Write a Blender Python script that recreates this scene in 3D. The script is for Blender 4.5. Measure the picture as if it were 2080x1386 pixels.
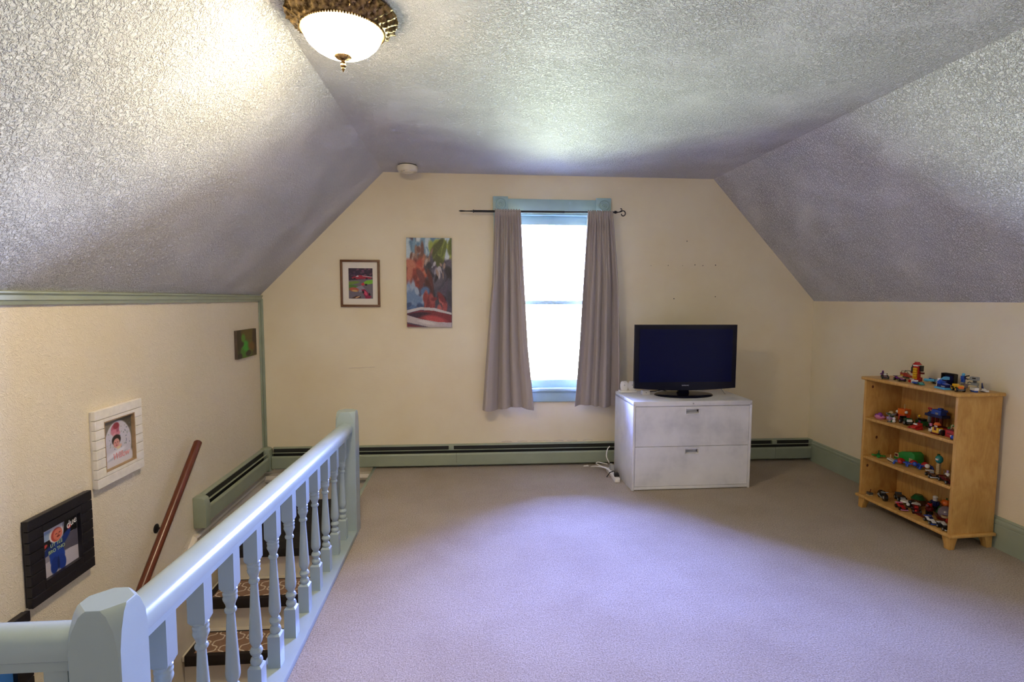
import bpy, bmesh, math, random
import numpy as np
from mathutils import Matrix, Vector

for o in list(bpy.data.objects):
    bpy.data.objects.remove(o, do_unlink=True)
C = bpy.context.scene.collection
SC = bpy.context.scene
PI = math.pi
rng = random.Random(7)

# ------------------------------------------------------------------ camera
cam_d = bpy.data.cameras.new('camera')
cam = bpy.data.objects.new('camera', cam_d)
C.objects.link(cam)
cam_d.sensor_width = 36.0
cam_d.lens = 1111.14 / 2080 * 36.0
cam_d.clip_start = 0.02
_r = Vector((0.9968, -0.0793, 0.0037)); _u = Vector((0.0024, 0.0763, 0.9971)); _f = Vector((0.0793, 0.9939, -0.0763))
_m = Matrix.Identity(4)
for i in range(3):
    _m[i][0], _m[i][1], _m[i][2] = _r[i], _u[i], -_f[i]
_m.translation = Vector((0, 0, 1.46))
cam.matrix_world = _m
SC.camera = cam

# ------------------------------------------------------------------ sky, daylight portals, exposure
SKY_STRENGTH = 168.0
LAMP_STRENGTH = 132.0
REAR_FILL_STRENGTH = 52.0  # glow of the added fill fixture behind the camera
SC.view_settings.view_transform = 'Standard'
SC.view_settings.look = 'None'
SC.view_settings.gamma = 1.0
SC.view_settings.use_curve_mapping = False
SC.view_settings.exposure = 0.98

world = bpy.data.worlds.new('sky')
SC.world = world
world.use_nodes = True
nt = world.node_tree
nt.nodes.clear()
wo = nt.nodes.new('ShaderNodeOutputWorld')
bg = nt.nodes.new('ShaderNodeBackground')
tc = nt.nodes.new('ShaderNodeTexCoord')
sx = nt.nodes.new('ShaderNodeSeparateXYZ')
mr = nt.nodes.new('ShaderNodeMapRange')
cr = nt.nodes.new('ShaderNodeValToRGB')
mr.inputs[1].default_value = -1; mr.inputs[2].default_value = 1
nt.links.new(tc.outputs['Generated'], sx.inputs[0])
nt.links.new(sx.outputs[2], mr.inputs[0])
nt.links.new(mr.outputs[0], cr.inputs[0])
nt.links.new(cr.outputs[0], bg.inputs[0])
nt.links.new(bg.outputs[0], wo.inputs[0])
bg.inputs[1].default_value = SKY_STRENGTH
el = cr.color_ramp.elements
el[0].position = 0.0; el[0].color = (0.02, 0.025, 0.02, 1)
el[1].position = 1.0; el[1].color = (0.19, 0.27, 1.0, 1)
e = el.new(0.36); e.color = (0.11, 0.13, 0.105, 1)
e = el.new(0.48); e.color = (0.35, 0.39, 0.36, 1)       # lawn and trees up to the horizon
e = el.new(0.53); e.color = (0.36, 0.44, 0.90, 1)        # bright haze above it
e = el.new(0.70); e.color = (0.22, 0.30, 1.0, 1)
world.cycles.sampling_method = 'AUTOMATIC'
SC.cycles.max_bounces = 7
SC.cycles.diffuse_bounces = 5

def portal(name, loc, rot, sx_, sy_):
    l = bpy.data.lights.new(name, 'AREA')
    l.shape = 'RECTANGLE'; l.size = sx_; l.size_y = sy_
    l.cycles.is_portal = True
    o = bpy.data.objects.new(name, l); C.objects.link(o)
    o.location = loc; o.rotation_euler = rot
    return o
D = 4.739
portal('daylight_portal', (0.72, D + 0.14, 1.43), (-PI/2, 0, 0), 0.78, 1.56)

# ------------------------------------------------------------------ helpers
def tag(o, label=None, cat=None, group=None, kind=None):
    if label: o['label'] = label
    if cat: o['category'] = cat
    if group: o['group'] = group
    if kind: o['kind'] = kind
    return o

def thing(name, label, cat, loc=(0, 0, 0), rotz=0.0, group=None, kind=None):
    o = bpy.data.objects.new(name, None); C.objects.link(o)
    o.empty_display_size = 0.05
    o.location = loc; o.rotation_euler = (0, 0, rotz)
    return tag(o, label, cat, group, kind)

def link(name, me, parent=None, loc=None, rot=None):
    o = bpy.data.objects.new(name, me); C.objects.link(o)
    if parent is not None: o.parent = parent
    if loc: o.location = loc
    if rot: o.rotation_euler = rot
    return o

class MB:
    def __init__(self):
        self.v = []; self.f = []
    def add(self, vs, fs):
        n = len(self.v); self.v += [tuple(p) for p in vs]; self.f += [tuple(i + n for i in f) for f in fs]; return self
    def box(self, x0, x1, y0, y1, z0, z1):
        if x0 > x1: x0, x1 = x1, x0
        if y0 > y1: y0, y1 = y1, y0
        if z0 > z1: z0, z1 = z1, z0
        return self.add([(x0,y0,z0),(x1,y0,z0),(x1,y1,z0),(x0,y1,z0),(x0,y0,z1),(x1,y0,z1),(x1,y1,z1),(x0,y1,z1)],
                 [(0,3,2,1),(4,5,6,7),(0,1,5,4),(1,2,6,5),(2,3,7,6),(3,0,4,7)])
    def bc(self, x, y, z, sx, sy, sz):      # centred in x and y, standing on z
        return self.box(x-sx/2, x+sx/2, y-sy/2, y+sy/2, z, z+sz)
    def loft(self, rings, caps=True, closed=False):
        n = len(rings[0]); base = []
        vs = [p for r in rings for p in r]; fs = []
        m = len(rings)
        for i in range(m - (0 if closed else 1)):
            a = i*n; b = ((i+1) % m)*n
            for j in range(n):
                k = (j+1) % n
                fs.append((a+j, a+k, b+k, b+j))
        if caps and not closed:
            fs.append(tuple(reversed(range(n)))); fs.append(tuple(range((m-1)*n, m*n)))
        return self.add(vs, fs)
    def prism(self, poly, axis, a, b):      # poly of 2-D points swept along an axis from a to b
        def P(p, t):
            if axis == 'x': return (t, p[0], p[1])
            if axis == 'y': return (p[0], t, p[1])
            return (p[0], p[1], t)
        return self.loft([[P(p, a) for p in poly], [P(p, b) for p in poly]])
    def lathe(self, prof, seg=24, c=(0,0,0), rf=None, caps=True):
        rings = []
        for i, (r, z) in enumerate(prof):
            ring = []
            for j in range(seg):
                a = 2*PI*j/seg
                rr = max(r, 1e-5); zz = z
                if rf: rr, zz = rf(i, a, rr, zz)
                ring.append((c[0]+rr*math.cos(a), c[1]+rr*math.sin(a), c[2]+zz))
            rings.append(ring)
        return self.loft(rings, caps)
    def tube(self, pts, r, seg=8, caps=True):
        pts = [Vector(p) for p in pts]; rings = []
        up = Vector((0.13, 0.31, 0.94))
        rs = r if isinstance(r, (list, tuple)) else [r]*len(pts)
        prev = None
        for i, p in enumerate(pts):
            t = (pts[min(i+1, len(pts)-1)] - pts[max(i-1, 0)]).normalized()
            n = (up - t*up.dot(t)) if prev is None else (prev - t*prev.dot(t))
            if n.length < 1e-4: n = Vector((1,0,0)) - t*t.x
            n.normalize(); b = t.cross(n); prev = n
            rings.append([tuple(p + rs[i]*(math.cos(2*PI*j/seg)*n + math.sin(2*PI*j/seg)*b)) for j in range(seg)])
        return self.loft(rings, caps)
    def ball(self, x, y, z, r, seg=12, sz=1.0, sx=1.0, sy=1.0):
        n = seg//2; rings = []
        for i in range(n+1):
            t = -PI/2 + PI*i/n
            rings.append([(x+sx*max(r*math.cos(t),1e-5)*math.cos(2*PI*j/seg), y+sy*max(r*math.cos(t),1e-5)*math.sin(2*PI*j/seg), z+sz*r*math.sin(t)) for j in range(seg)])
        return self.loft(rings)
    def cyl(self, p0, p1, r, seg=12): return self.tube([p0, p1], r, seg)
    def mesh(self, name, mat=None, bevel=0.0, smooth=None, bseg=2):
        me = bpy.data.meshes.new(name)
        me.from_pydata(self.v, [], self.f)
        bm = bmesh.new(); bm.from_mesh(me)
        bmesh.ops.recalc_face_normals(bm, faces=bm.faces)
        if bevel:
            ed = [e for e in bm.edges if len(e.link_faces) == 2 and e.calc_face_angle(0) > 0.5]
            bmesh.ops.bevel(bm, geom=ed, offset=bevel, segments=bseg, affect='EDGES', profile=0.5, clamp_overlap=True)
        bm.to_mesh(me); bm.free()
        if smooth is not None or bevel:
            me.polygons.foreach_set('use_smooth', [True]*len(me.polygons))
            me.set_sharp_from_angle(angle=smooth if smooth is not None else 0.6)
        if mat: me.materials.append(mat)
        me.update()
        return me
    def build(self, name, mat, parent=None, bevel=0.0, smooth=None, loc=None, rot=None, bseg=2):
        return link(name, self.mesh(name, mat, bevel, smooth, bseg), parent, loc, rot)

def srgb(h):
    if isinstance(h, str):
        h = h.lstrip('#'); c = [int(h[i:i+2], 16)/255 for i in (0, 2, 4)]
    else: c = h
    return tuple(x/12.92 if x <= 0.04045 else ((x+0.055)/1.055)**2.4 for x in c)

class NT:
    def __init__(self, name):
        self.m = bpy.data.materials.new(name); self.m.use_nodes = True
        self.t = self.m.node_tree; self.p = self.t.nodes['Principled BSDF']; self.out = self.t.nodes['Material Output']
        self._c = None
    def n(self, typ, **kw):
        nd = self.t.nodes.new(typ)
        for k, v in kw.items(): setattr(nd, k, v)
        return nd
    def l(self, a, b): self.t.links.new(a, b)
    def coord(self, scale=(1,1,1), kind='Object'):
        tc = self.n('ShaderNodeTexCoord'); mp = self.n('ShaderNodeMapping'); mp.inputs['Scale'].default_value = scale
        self.l(tc.outputs[kind], mp.inputs[0]); return mp.outputs[0]
    def noise(self, scale, detail=3, rough=0.5, vec=None, dist=0.0):
        nd = self.n('ShaderNodeTexNoise'); nd.inputs['Scale'].default_value = scale; nd.inputs['Detail'].default_value = detail
        nd.inputs['Roughness'].default_value = rough; nd.inputs['Distortion'].default_value = dist
        self.l(vec if vec is not None else self.coord(), nd.inputs['Vector']); return nd.outputs[0]
    def ramp(self, fac, stops):
        r = self.n('ShaderNodeValToRGB'); el = r.color_ramp.elements
        while len(el) > 1: el.remove(el[-1])
        for i, (p, c) in enumerate(stops):
            x = el[0] if i == 0 else el.new(p)
            x.position = p; x.color = (c[0], c[1], c[2], 1) if not isinstance(c, (int, float)) else (c, c, c, 1)
        self.l(fac, r.inputs[0]); return r.outputs[0]
    def math(self, op, a, b=None):
        m = self.n('ShaderNodeMath', operation=op)
        for i, s in enumerate((a, b)):
            if s is None: continue
            if isinstance(s, (int, float)): m.inputs[i].default_value = s
            else: self.l(s, m.inputs[i])
        return m.outputs[0]
    def bump(self, h, strength=0.5, dist=0.01):
        b = self.n('ShaderNodeBump'); b.inputs['Strength'].default_value = strength; b.inputs['Distance'].default_value = dist
        self.l(h, b.inputs['Height']); self.l(b.outputs[0], self.p.inputs['Normal'])
    def base(self, c):
        if isinstance(c, tuple): self.p.inputs['Base Color'].default_value = (*c, 1)
        else: self.l(c, self.p.inputs['Base Color'])
    def set(self, rough=0.5, metal=0.0, spec=0.5, **kw):
        self.p.inputs['Roughness'].default_value = rough; self.p.inputs['Metallic'].default_value = metal
        self.p.inputs['Specular IOR Level'].default_value = spec
        for k, v in kw.items(): self.p.inputs[k.replace('_', ' ')].default_value = v
        return self

def plain(name, c, rough=0.5, metal=0.0, spec=0.5, var=0.06, vscale=18, bump=0.0, bscale=80):
    t = NT(name); t.set(rough, metal, spec)
    if var:
        f = t.noise(vscale, 3)
        t.base(t.ramp(f, [(0.3, tuple(x*(1-var) for x in c)), (0.7, tuple(min(1, x*(1+var)) for x in c))]))
    else: t.base(c)
    if bump: t.bump(t.noise(bscale, 3), bump, 0.003)
    return t.m

# ------------------------------------------------------------------ materials
def mk_backwall():
    t = NT('cream_wall_paint'); t.set(0.55, spec=0.35)
    big = t.noise(1.6, 4, 0.6)
    t.base(t.ramp(big, [(0.25, (0.77, 0.665, 0.44)), (0.55, (0.82, 0.735, 0.525)), (0.8, (0.85, 0.78, 0.58))]))
    h = t.noise(60, 4, 0.6, t.coord((0.35, 1, 1.6)))
    t.bump(h, 0.25, 0.003); return t.m
def mk_leftwall():
    t = NT('embossed_wallpaper'); t.set(0.5, spec=0.35)
    big = t.noise(1.3, 4, 0.6)
    t.base(t.ramp(big, [(0.3, (0.77, 0.685, 0.51)), (0.7, (0.83, 0.755, 0.60))]))
    a = t.noise(38, 3, 0.55, None, 2.2)
    b = t.noise(14, 2, 0.5, None, 1.5)
    h = t.math('ADD', t.math('MULTIPLY', t.math('ABSOLUTE', t.math('SUBTRACT', a, 0.5)), 2.0), t.math('MULTIPLY', b, 0.5))
    t.bump(h, 0.8, 0.0055); return t.m
def mk_ceiling():
    t = NT('textured_ceiling_paint'); t.set(0.60, spec=0.38)
    t.base(t.ramp(t.noise(2.0, 3), [(0.3, (0.71, 0.71, 0.71)), (0.7, (0.77, 0.77, 0.765))]))
    fine = t.ramp(t.noise(88, 3, 0.6, None, 0.7), [(0.42, 0.0), (0.58, 1.0)])
    mask = t.ramp(t.noise(3.0, 4, 0.6), [(0.36, 0.35), (0.62, 1.0)])
    mid = t.noise(26, 3, 0.55)
    h = t.math('ADD', t.math('MULTIPLY', fine, mask), t.math('MULTIPLY', mid, 0.5))
    t.bump(h, 1.0, 0.0108); return t.m
def mk_carpet():
    t = NT('beige_carpet_pile'); t.set(0.95, spec=0.1)
    fine = t.noise(150, 4, 0.75); st = t.noise(2.6, 4, 0.62)
    c1 = t.ramp(fine, [(0.36, (0.29, 0.235, 0.165)), (0.64, (0.63, 0.54, 0.42))])
    c2 = t.ramp(st, [(0.3, (0.88, 0.85, 0.82)), (0.6, (1.0, 1.0, 1.0))])
    mx = t.n('ShaderNodeMix', data_type='RGBA', blend_type='MULTIPLY'); mx.inputs[0].default_value = 1.0
    t.l(c1, mx.inputs[6]); t.l(c2, mx.inputs[7]); t.base(mx.outputs[2])
    t.p.inputs['Sheen Weight'].default_value = 0.15
    h = t.math('ADD', t.noise(150, 4, 0.75), t.math('MULTIPLY', t.noise(40, 2), 0.6))
    t.bump(h, 0.9, 0.010); return t.m
def mk_pine():
    t = NT('pine_wood'); t.set(0.38, spec=0.4)
    g = t.noise(9, 4, 0.55, t.coord((1.5, 7.0, 0.7)), 0.8)
    fine = t.noise(90, 2, 0.5, t.coord((1, 6, 0.25)))
    f = t.math('ADD', t.math('MULTIPLY', g, 0.75), t.math('MULTIPLY', fine, 0.25))
    t.base(t.ramp(f, [(0.30, (0.45, 0.225, 0.050)), (0.5, (0.57, 0.32, 0.085)), (0.7, (0.67, 0.41, 0.13))]))
    return t.m
def mk_redwood():
    t = NT('varnished_red_brown_wood'); t.set(0.28, spec=0.5)
    g = t.noise(12, 4, 0.6, t.coord((8, 0.8, 0.8)), 0.5)
    t.base(t.ramp(g, [(0.3, (0.075, 0.016, 0.005)), (0.7, (0.155, 0.036, 0.012))])); return t.m
def mk_gold():
    t = NT('antique_brass'); t.set(0.32, metal=1.0)
    t.base(t.ramp(t.noise(55, 4, 0.6), [(0.36, (0.07, 0.04, 0.014)), (0.62, (0.46, 0.31, 0.13))]))
    t.bump(t.noise(130, 3), 0.25, 0.002); return t.m
def mk_lampglass(strength):
    t = NT('lit_frosted_glass'); t.set(0.3); t.base((0.9, 0.85, 0.75))
    t.p.inputs['Emission Color'].default_value = (1.0, 0.79, 0.50, 1)
    # the bowl glows most where the bulbs sit, around its bottom, and least at its rim
    sp = t.n('ShaderNodeSeparateXYZ'); t.l(t.coord(), sp.inputs[0])
    g = t.n('ShaderNodeMapRange'); g.inputs[1].default_value = -0.080; g.inputs[2].default_value = -0.152
    g.inputs[3].default_value = strength*0.05; g.inputs[4].default_value = strength
    t.l(sp.outputs[2], g.inputs[0]); t.l(g.outputs[0], t.p.inputs['Emission Strength'])
    return t.m
def mk_glass():
    t = NT('window_glass')
    t.t.nodes.remove(t.p)
    tr = t.n('ShaderNodeBsdfTransparent'); gl = t.n('ShaderNodeBsdfGlossy'); gl.inputs['Roughness'].default_value = 0.02
    fr = t.n('ShaderNodeFresnel'); fr.inputs[0].default_value = 1.45; mx = t.n('ShaderNodeMixShader')
    t.l(fr.outputs[0], mx.inputs[0]); t.l(tr.outputs[0], mx.inputs[1]); t.l(gl.outputs[0], mx.inputs[2]); t.l(mx.outputs[0], t.out.inputs[0])
    return t.m
def mk_curtain():
    t = NT('taupe_curtain_fabric'); t.set(0.75, spec=0.25)
    w = t.noise(700, 2, 0.5)
    col = t.ramp(w, [(0.3, (0.36, 0.315, 0.285)), (0.7, (0.46, 0.405, 0.365))])
    t.base(col); t.p.inputs['Sheen Weight'].default_value = 0.2
    tl = t.n('ShaderNodeBsdfTranslucent'); t.l(col, tl.inputs[0])
    mx = t.n('ShaderNodeMixShader'); mx.inputs[0].default_value = 0.03
    t.l(t.p.outputs[0], mx.inputs[1]); t.l(tl.outputs[0], mx.inputs[2]); t.l(mx.outputs[0], t.out.inputs[0])
    t.bump(w, 0.15, 0.001); return t.m
def mk_print(name, rough):
    t = NT(name); t.set(rough, spec=0.4)
    a = t.n('ShaderNodeAttribute'); a.attribute_name = 'paint'; t.base(a.outputs[0])
    if rough > 0.8: t.bump(t.noise(600, 2), 0.5, 0.002)
    return t.m
def mk_cabinet():
    t = NT('white_painted_steel'); t.set(0.35, spec=0.5)
    t.base(t.ramp(t.noise(3.2, 4, 0.6), [(0.30, (0.56, 0.565, 0.565)), (0.50, (0.73, 0.73, 0.72)), (0.75, (0.81, 0.81, 0.80))])); return t.m

M = {
    'backwall': mk_backwall(), 'leftwall': mk_leftwall(), 'ceil': mk_ceiling(), 'carpet': mk_carpet(), 'pine': mk_pine(),
    'redwood': mk_redwood(), 'gold': mk_gold(), 'lamp': mk_lampglass(LAMP_STRENGTH), 'rear_fill': mk_lampglass(REAR_FILL_STRENGTH), 'glass': mk_glass(), 'curtain': mk_curtain(),
    'print': mk_print('printed_picture', 0.45), 'rug': mk_print('woven_rug_pile', 0.95), 'cab': mk_cabinet(),
    'sage': plain('trim_gloss_warm_lit', (0.315, 0.365, 0.27), 0.38, var=0.07, vscale=6, bump=0.06),  # same trim paint as rail and aqua, warm light tint put into the colour
    'rail': plain('trim_gloss_cool_lit', (0.32, 0.40, 0.40), 0.25, var=0.05, vscale=5, bump=0.08, bscale=60),  # the trim paint again, with bluish light put into its colour
    'aqua': plain('trim_gloss_window_lit', (0.36, 0.53, 0.55), 0.35, var=0.05, vscale=6, bump=0.06),  # the trim paint once more, tinted for the light at the window
    'cream_trim': plain('cream_stair_paint', (0.72, 0.67, 0.57), 0.4, var=0.08, vscale=5),
    'white': plain('white_plastic', (0.82, 0.81, 0.78), 0.4, var=0.03),
    'offwhite': plain('ivory_plastic', (0.78, 0.72, 0.55), 0.45, var=0.04),
    'black': plain('black_plastic', (0.010, 0.010, 0.012), 0.35, var=0.0),
    'dark': plain('dark_heater_inside', (0.02, 0.022, 0.02), 0.7, var=0.0),
    'fin': plain('aluminium_fin', (0.10, 0.10, 0.10), 0.5, metal=0.8, var=0.0),
    'iron': plain('black_iron', (0.012, 0.012, 0.014), 0.4, metal=0.3, var=0.0),
    'tvbody': plain('gloss_black_tv_case', (0.004, 0.004, 0.014), 0.14, spec=0.2, var=0.0),
    'screen': plain('dark_blue_screen_glass', (0.002, 0.004, 0.040), 0.16, spec=0.12, var=0.0),
    'silver': plain('silver_lettering', (0.55, 0.56, 0.6), 0.35, metal=0.6, var=0.0),
    'greyplastic': plain('grey_plastic', (0.35, 0.36, 0.37), 0.45, var=0.03),
    'whiteframe': plain('white_washed_wood', (0.80, 0.77, 0.70), 0.5, var=0.06, vscale=30, bump=0.1),
    'oakrim': plain('light_wood_rim', (0.36, 0.24, 0.13), 0.5, var=0.12, vscale=40),
    'blackframe': plain('black_stained_wood', (0.008, 0.007, 0.012), 0.38, var=0.1, vscale=30, bump=0.12),
    'brownframe': plain('brown_wood_frame', (0.15, 0.062, 0.022), 0.4, var=0.15, vscale=30),
    'mat': plain('cream_card_mount', (0.80, 0.76, 0.66), 0.7, var=0.02),
    'canvas_edge': plain('canvas_side', (0.10, 0.07, 0.05), 0.7, var=0.2),
    'blackmat': plain('black_ribbed_mat', (0.012, 0.010, 0.010), 0.85, var=0.2, vscale=8, bump=0.4, bscale=150),
    'rugedge': plain('dark_brown_rug_binding', (0.016, 0.010, 0.009), 0.85, var=0.1, bump=0.3, bscale=300),
    'pink_letter': plain('pink_script_ink', (0.75, 0.30, 0.32), 0.5, var=0.0),
    'white_letter': plain('white_letter_ink', (0.8, 0.8, 0.8), 0.5, var=0.0),
    'lime_letter': plain('pale_lime_letter_ink', (0.42, 0.55, 0.30), 0.5, var=0.0),
    'hole': plain('nail_hole_shadow', (0.05, 0.04, 0.03), 0.9, var=0.0),
    'scuff': plain('plaster_chip', (0.62, 0.52, 0.38), 0.8, var=0.1),
}
TOY = {'red': (0.42, 0.016, 0.012), 'dkred': (0.11, 0.006, 0.008), 'black': (0.010, 0.010, 0.012), 'navy': (0.010, 0.014, 0.085), 'blue': (0.018, 0.07, 0.40),
       'sky': (0.10, 0.42, 0.72), 'yellow': (0.72, 0.42, 0.012), 'white': (0.75, 0.74, 0.70), 'grey': (0.27, 0.29, 0.30), 'dkgrey': (0.065, 0.07, 0.075),
       'green': (0.018, 0.24, 0.035), 'dkgreen': (0.012, 0.085, 0.025), 'orange': (0.72, 0.14, 0.015), 'coral': (0.68, 0.09, 0.06), 'pink': (0.68, 0.25, 0.48),
       'purple': (0.20, 0.035, 0.26), 'lilac': (0.50, 0.36, 0.62), 'teal': (0.02, 0.25, 0.26), 'tan': (0.56, 0.42, 0.22), 'brown': (0.13, 0.055, 0.025), 'smoke': (0.20, 0.15, 0.17)}
TM = {}
def tm(c):
    if c not in TM: TM[c] = plain('toy_plastic_' + c, TOY[c], 0.22, var=0.0)
    return TM[c]

def structure(name, mb, mat, parent=None, **kw):
    o = mb.build(name, mat, parent, **kw)
    if parent is None: o['kind'] = 'structure'
    return o

# ------------------------------------------------------------------ room shell
XL, XR, ZC, ZKL, ZKR = -1.7415, 3.1234, 2.5173, 1.4766, 1.4516
XCL, XCR = -0.707, 2.1473
YB = -2.0          # rear wall behind the camera
XE = -0.80         # edge of the stairwell opening
YS = 1.105         # near end of the stairwell
ZLOW = -2.4
WX0, WX1, WZ0, WZ1 = 0.335, 1.102, 0.668, 2.203     # window opening

mb = MB()
mb.prism([(XL-0.1, ZLOW), (WX0, ZLOW), (WX0, ZC+0.1), (XCL, ZC+0.1), (XL-0.1, ZKL-0.0)], 'y', D, D+0.16)
mb.prism([(WX1, ZLOW), (XR+0.1, ZLOW), (XR+0.1, ZKR), (XCR, ZC+0.1), (WX1, ZC+0.1)], 'y', D, D+0.16)
mb.prism([(WX0, ZLOW), (WX1, ZLOW), (WX1, WZ0), (WX0, WZ0)], 'y', D, D+0.16)
mb.prism([(WX0, WZ1), (WX1, WZ1), (WX1, ZC+0.1), (WX0, ZC+0.1)], 'y', D, D+0.16)
wall_back = structure('wall_back', mb, M['backwall'])
hole_me = MB().cyl((0, 0.002, 0), (0, -0.0012, 0), 0.0045, 10).mesh('nail_hole', M['hole'])
for hx, hz, s in [(1.923,1.976,1), (1.603,1.759,.6), (1.758,1.762,.8), (1.889,1.762,.6), (2.001,1.769,1), (2.074,1.763,.9), (2.19,1.768,1.1), (1.818,1.47,1.1), (2.197,1.489,1)]:
    h = link('nail_hole', hole_me, wall_back, (hx, D, hz)); h.scale = (s, 1, s)
mb = MB(); pts = [(-1.02,0.866),(-0.97,0.869),(-0.93,0.868),(-0.88,0.873),(-0.80,0.876)]
mb.tube([(x, D-0.0005, z) for x, z in pts], 0.0022, 6)
mb.build('wallpaper_seam', M['scuff'], wall_back)
mb = MB()
for i in range(7):
    x = 0.30+0.12*i+rng.uniform(-.03,.03); mb.tube([(x, D-0.0004, 0.205), (x+0.05, D-0.0004, 0.209+rng.uniform(0,.006)), (x+0.09, D-0.0004, 0.205)], 0.003, 5)
mb.build('peeling_paint_edge', M['scuff'], wall_back)

structure('wall_left', MB().box(XL-0.1, XL, YB, D, ZLOW, ZKL), M['leftwall'])
structure('wall_right', MB().box(XR, XR+0.1, YB, D, -0.2, ZKR), M['backwall'])
def slope(name, xa, za, xb, zb):
    n = Vector((-(zb-za), 0, xb-xa)).normalized()
    if n.z < 0: n = -n
    n *= 0.1
    mb = MB().loft([[(xa,y,za),(xb,y,zb),(xb+n.x,y,zb+n.z),(xa+n.x,y,za+n.z)] for y in (YB, D)])
    return structure(name, mb, M['ceil'])
slope('wall_left_slope', XL, ZKL, XCL, ZC)
slope('wall_right_slope', XR, ZKR, XCR, ZC)
structure('ceiling', MB().box(XCL, XCR, YB, D, ZC, ZC+0.1), M['ceil'])
# rear gable wall behind the viewpoint
structure('wall_rear', MB().prism([(XL-0.1, ZLOW), (XR+0.1, ZLOW), (XR+0.1, ZKR), (XCR, ZC+0.1), (XCL, ZC+0.1), (XL-0.1, ZKL)], 'y', YB-0.16, YB), M['backwall'])

mb = MB(); mb.box(XE, XR, YB, D, -0.2, 0.0); mb.box(XL, XE, YB, YS, -0.2, 0.0)
floor = structure('floor', mb, M['carpet'])
MB().box(XE-0.025, XE, 3.46, D, -0.2, 0.004).build('edge_strip', M['sage'], floor, bevel=0.003)
structure('wall_stairwell_right', MB().box(XE, XE+0.1, YS, D, ZLOW, -0.2), M['leftwall'])
structure('wall_stairwell_near', MB().box(XL, XE, YS-0.1, YS, ZLOW, -0.2), M['leftwall'])
structure('floor_lower', MB().box(XL, XE+0.1, YS-0.1, D, ZLOW-0.1, ZLOW), M['cream_trim'])

# trims: corner strip, knee-wall moulding, right baseboard
structure('trim_1', MB().box(XL, XL+0.030, D-0.012, D, 0.196, ZKL-0.02).box(XL, XL+0.012, D-0.034, D-0.012, 0.196, ZKL-0.02), M['sage'], bevel=0.003)
prof = [(0, -0.045), (0.012, -0.045), (0.016, -0.03), (0.022, -0.026), (0.022, -0.008), (0.030, 0.0), (0.030, 0.006), (0, 0.012)]
structure('trim_2', MB().loft([[(XL+a, y, ZKL+b) for a, b in prof] for y in (YB, D-0.002)]), M['sage'])
prof = [(0, 0), (0.018, 0), (0.018, 0.140), (0.014, 0.146), (0.020, 0.150), (0.020, 0.165), (0.012, 0.176), (0.014, 0.182), (0.006, 0.190), (0, 0.190)]
structure('baseboard_right', MB().loft([[(XR-a, y, b) for a, b in prof] for y in (YB, D-0.085)]), M['sage'])

# ------------------------------------------------------------------ front window
w1 = thing('window_1', None, None, (0, 0, 0), kind='structure')
CW = 0.118
MB().box(WX0-CW, WX0, D-0.022, D, WZ0, 2.20).build('side_casing', M['aqua'], w1, bevel=0.004)
MB().box(WX1, WX1+CW, D-0.022, D, WZ0, 2.20).build('side_casing', M['aqua'], w1, bevel=0.004)
MB().box(WX0, WX1, D-0.022, D, 2.203, 2.313).build('head_casing', M['aqua'], w1, bevel=0.004)
for bx in (WX0-CW/2-0.002, WX1+CW/2+0.004):
    b = MB().box(bx-0.064, bx+0.064, D-0.030, D, 2.202, 2.330).build('corner_block', M['aqua'], w1, bevel=0.003)
    MB().lathe([(0.050,0),(0.050,0.004),(0.042,0.010),(0.036,0.003),(0.028,0.003),(0.024,0.010),(0.016,0.011),(0.010,0.003),(0.0,0.009)], 32).build('rosette', M['aqua'], b, smooth=0.7, loc=(bx, D-0.029, 2.266), rot=(PI/2, 0, 0))
MB().box(WX0-0.13, WX1+0.13, D-0.045, D+0.02, 0.653, 0.683).build('stool', M['aqua'], w1, bevel=0.008)
MB().box(WX0-0.10, WX1+0.10, D-0.02, D, 0.560, 0.653).build('apron', M['aqua'], w1, bevel=0.004)
MB().box(WX0, WX0+0.02, D, D+0.15, WZ0, WZ1).box(WX1-0.02, WX1, D, D+0.15, WZ0, WZ1).box(WX0, WX1, D, D+0.15, WZ1-0.018, WZ1).box(WX0, WX1, D+0.02, D+0.15, WZ0, WZ0+0.012).build('jamb', M['aqua'], w1)
def sash(y0, z0, z1, bot, top):
    a, b = WX0+0.02, WX1-0.02
    s = MB().box(a, a+0.045, y0, y0+0.035, z0, z1).box(b-0.045, b, y0, y0+0.035, z0, z1).box(a+0.045, b-0.045, y0, y0+0.035, z0, z0+bot).box(a+0.045, b-0.045, y0, y0+0.035, z1-top, z1).build('sash', M['aqua'], w1, bevel=0.003)
    MB().box(a+0.045, b-0.045, y0+0.016, y0+0.020, z0+bot, z1-top).build('pane', M['glass'], s)
sash(D+0.075, 1.414, WZ1-0.018, 0.034, 0.075)
sash(D+0.035, WZ0+0.012, 1.448, 0.068, 0.034)

# ------------------------------------------------------------------ staircase (structure) with mats
stair = thing('stairs', None, None, (0, 0, 0), kind='structure')
stair['label'] = 'cream painted stairs descending from the landing toward the viewer'
RISE, RUN, N0, ZLAND = 0.207, 0.2555, 3.785, -0.272
MB().box(XL+0.02, XE, N0, D, ZLAND-0.04, ZLAND).build('landing', M['cream_trim'], stair, bevel=0.008)
for k in range(1, 9):
    yn = N0 - RUN*k; zt = ZLAND - RISE*k
    MB().box(XL+0.02, XE, yn+0.028+RUN, yn+RUN+0.045, zt, zt+RISE-0.04).build('riser', M['cream_trim'], stair)
    MB().box(XL+0.02, XE, yn, yn+RUN+0.045, zt-0.04, zt).build('tread', M['cream_trim'], stair, bevel=0.008)
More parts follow.
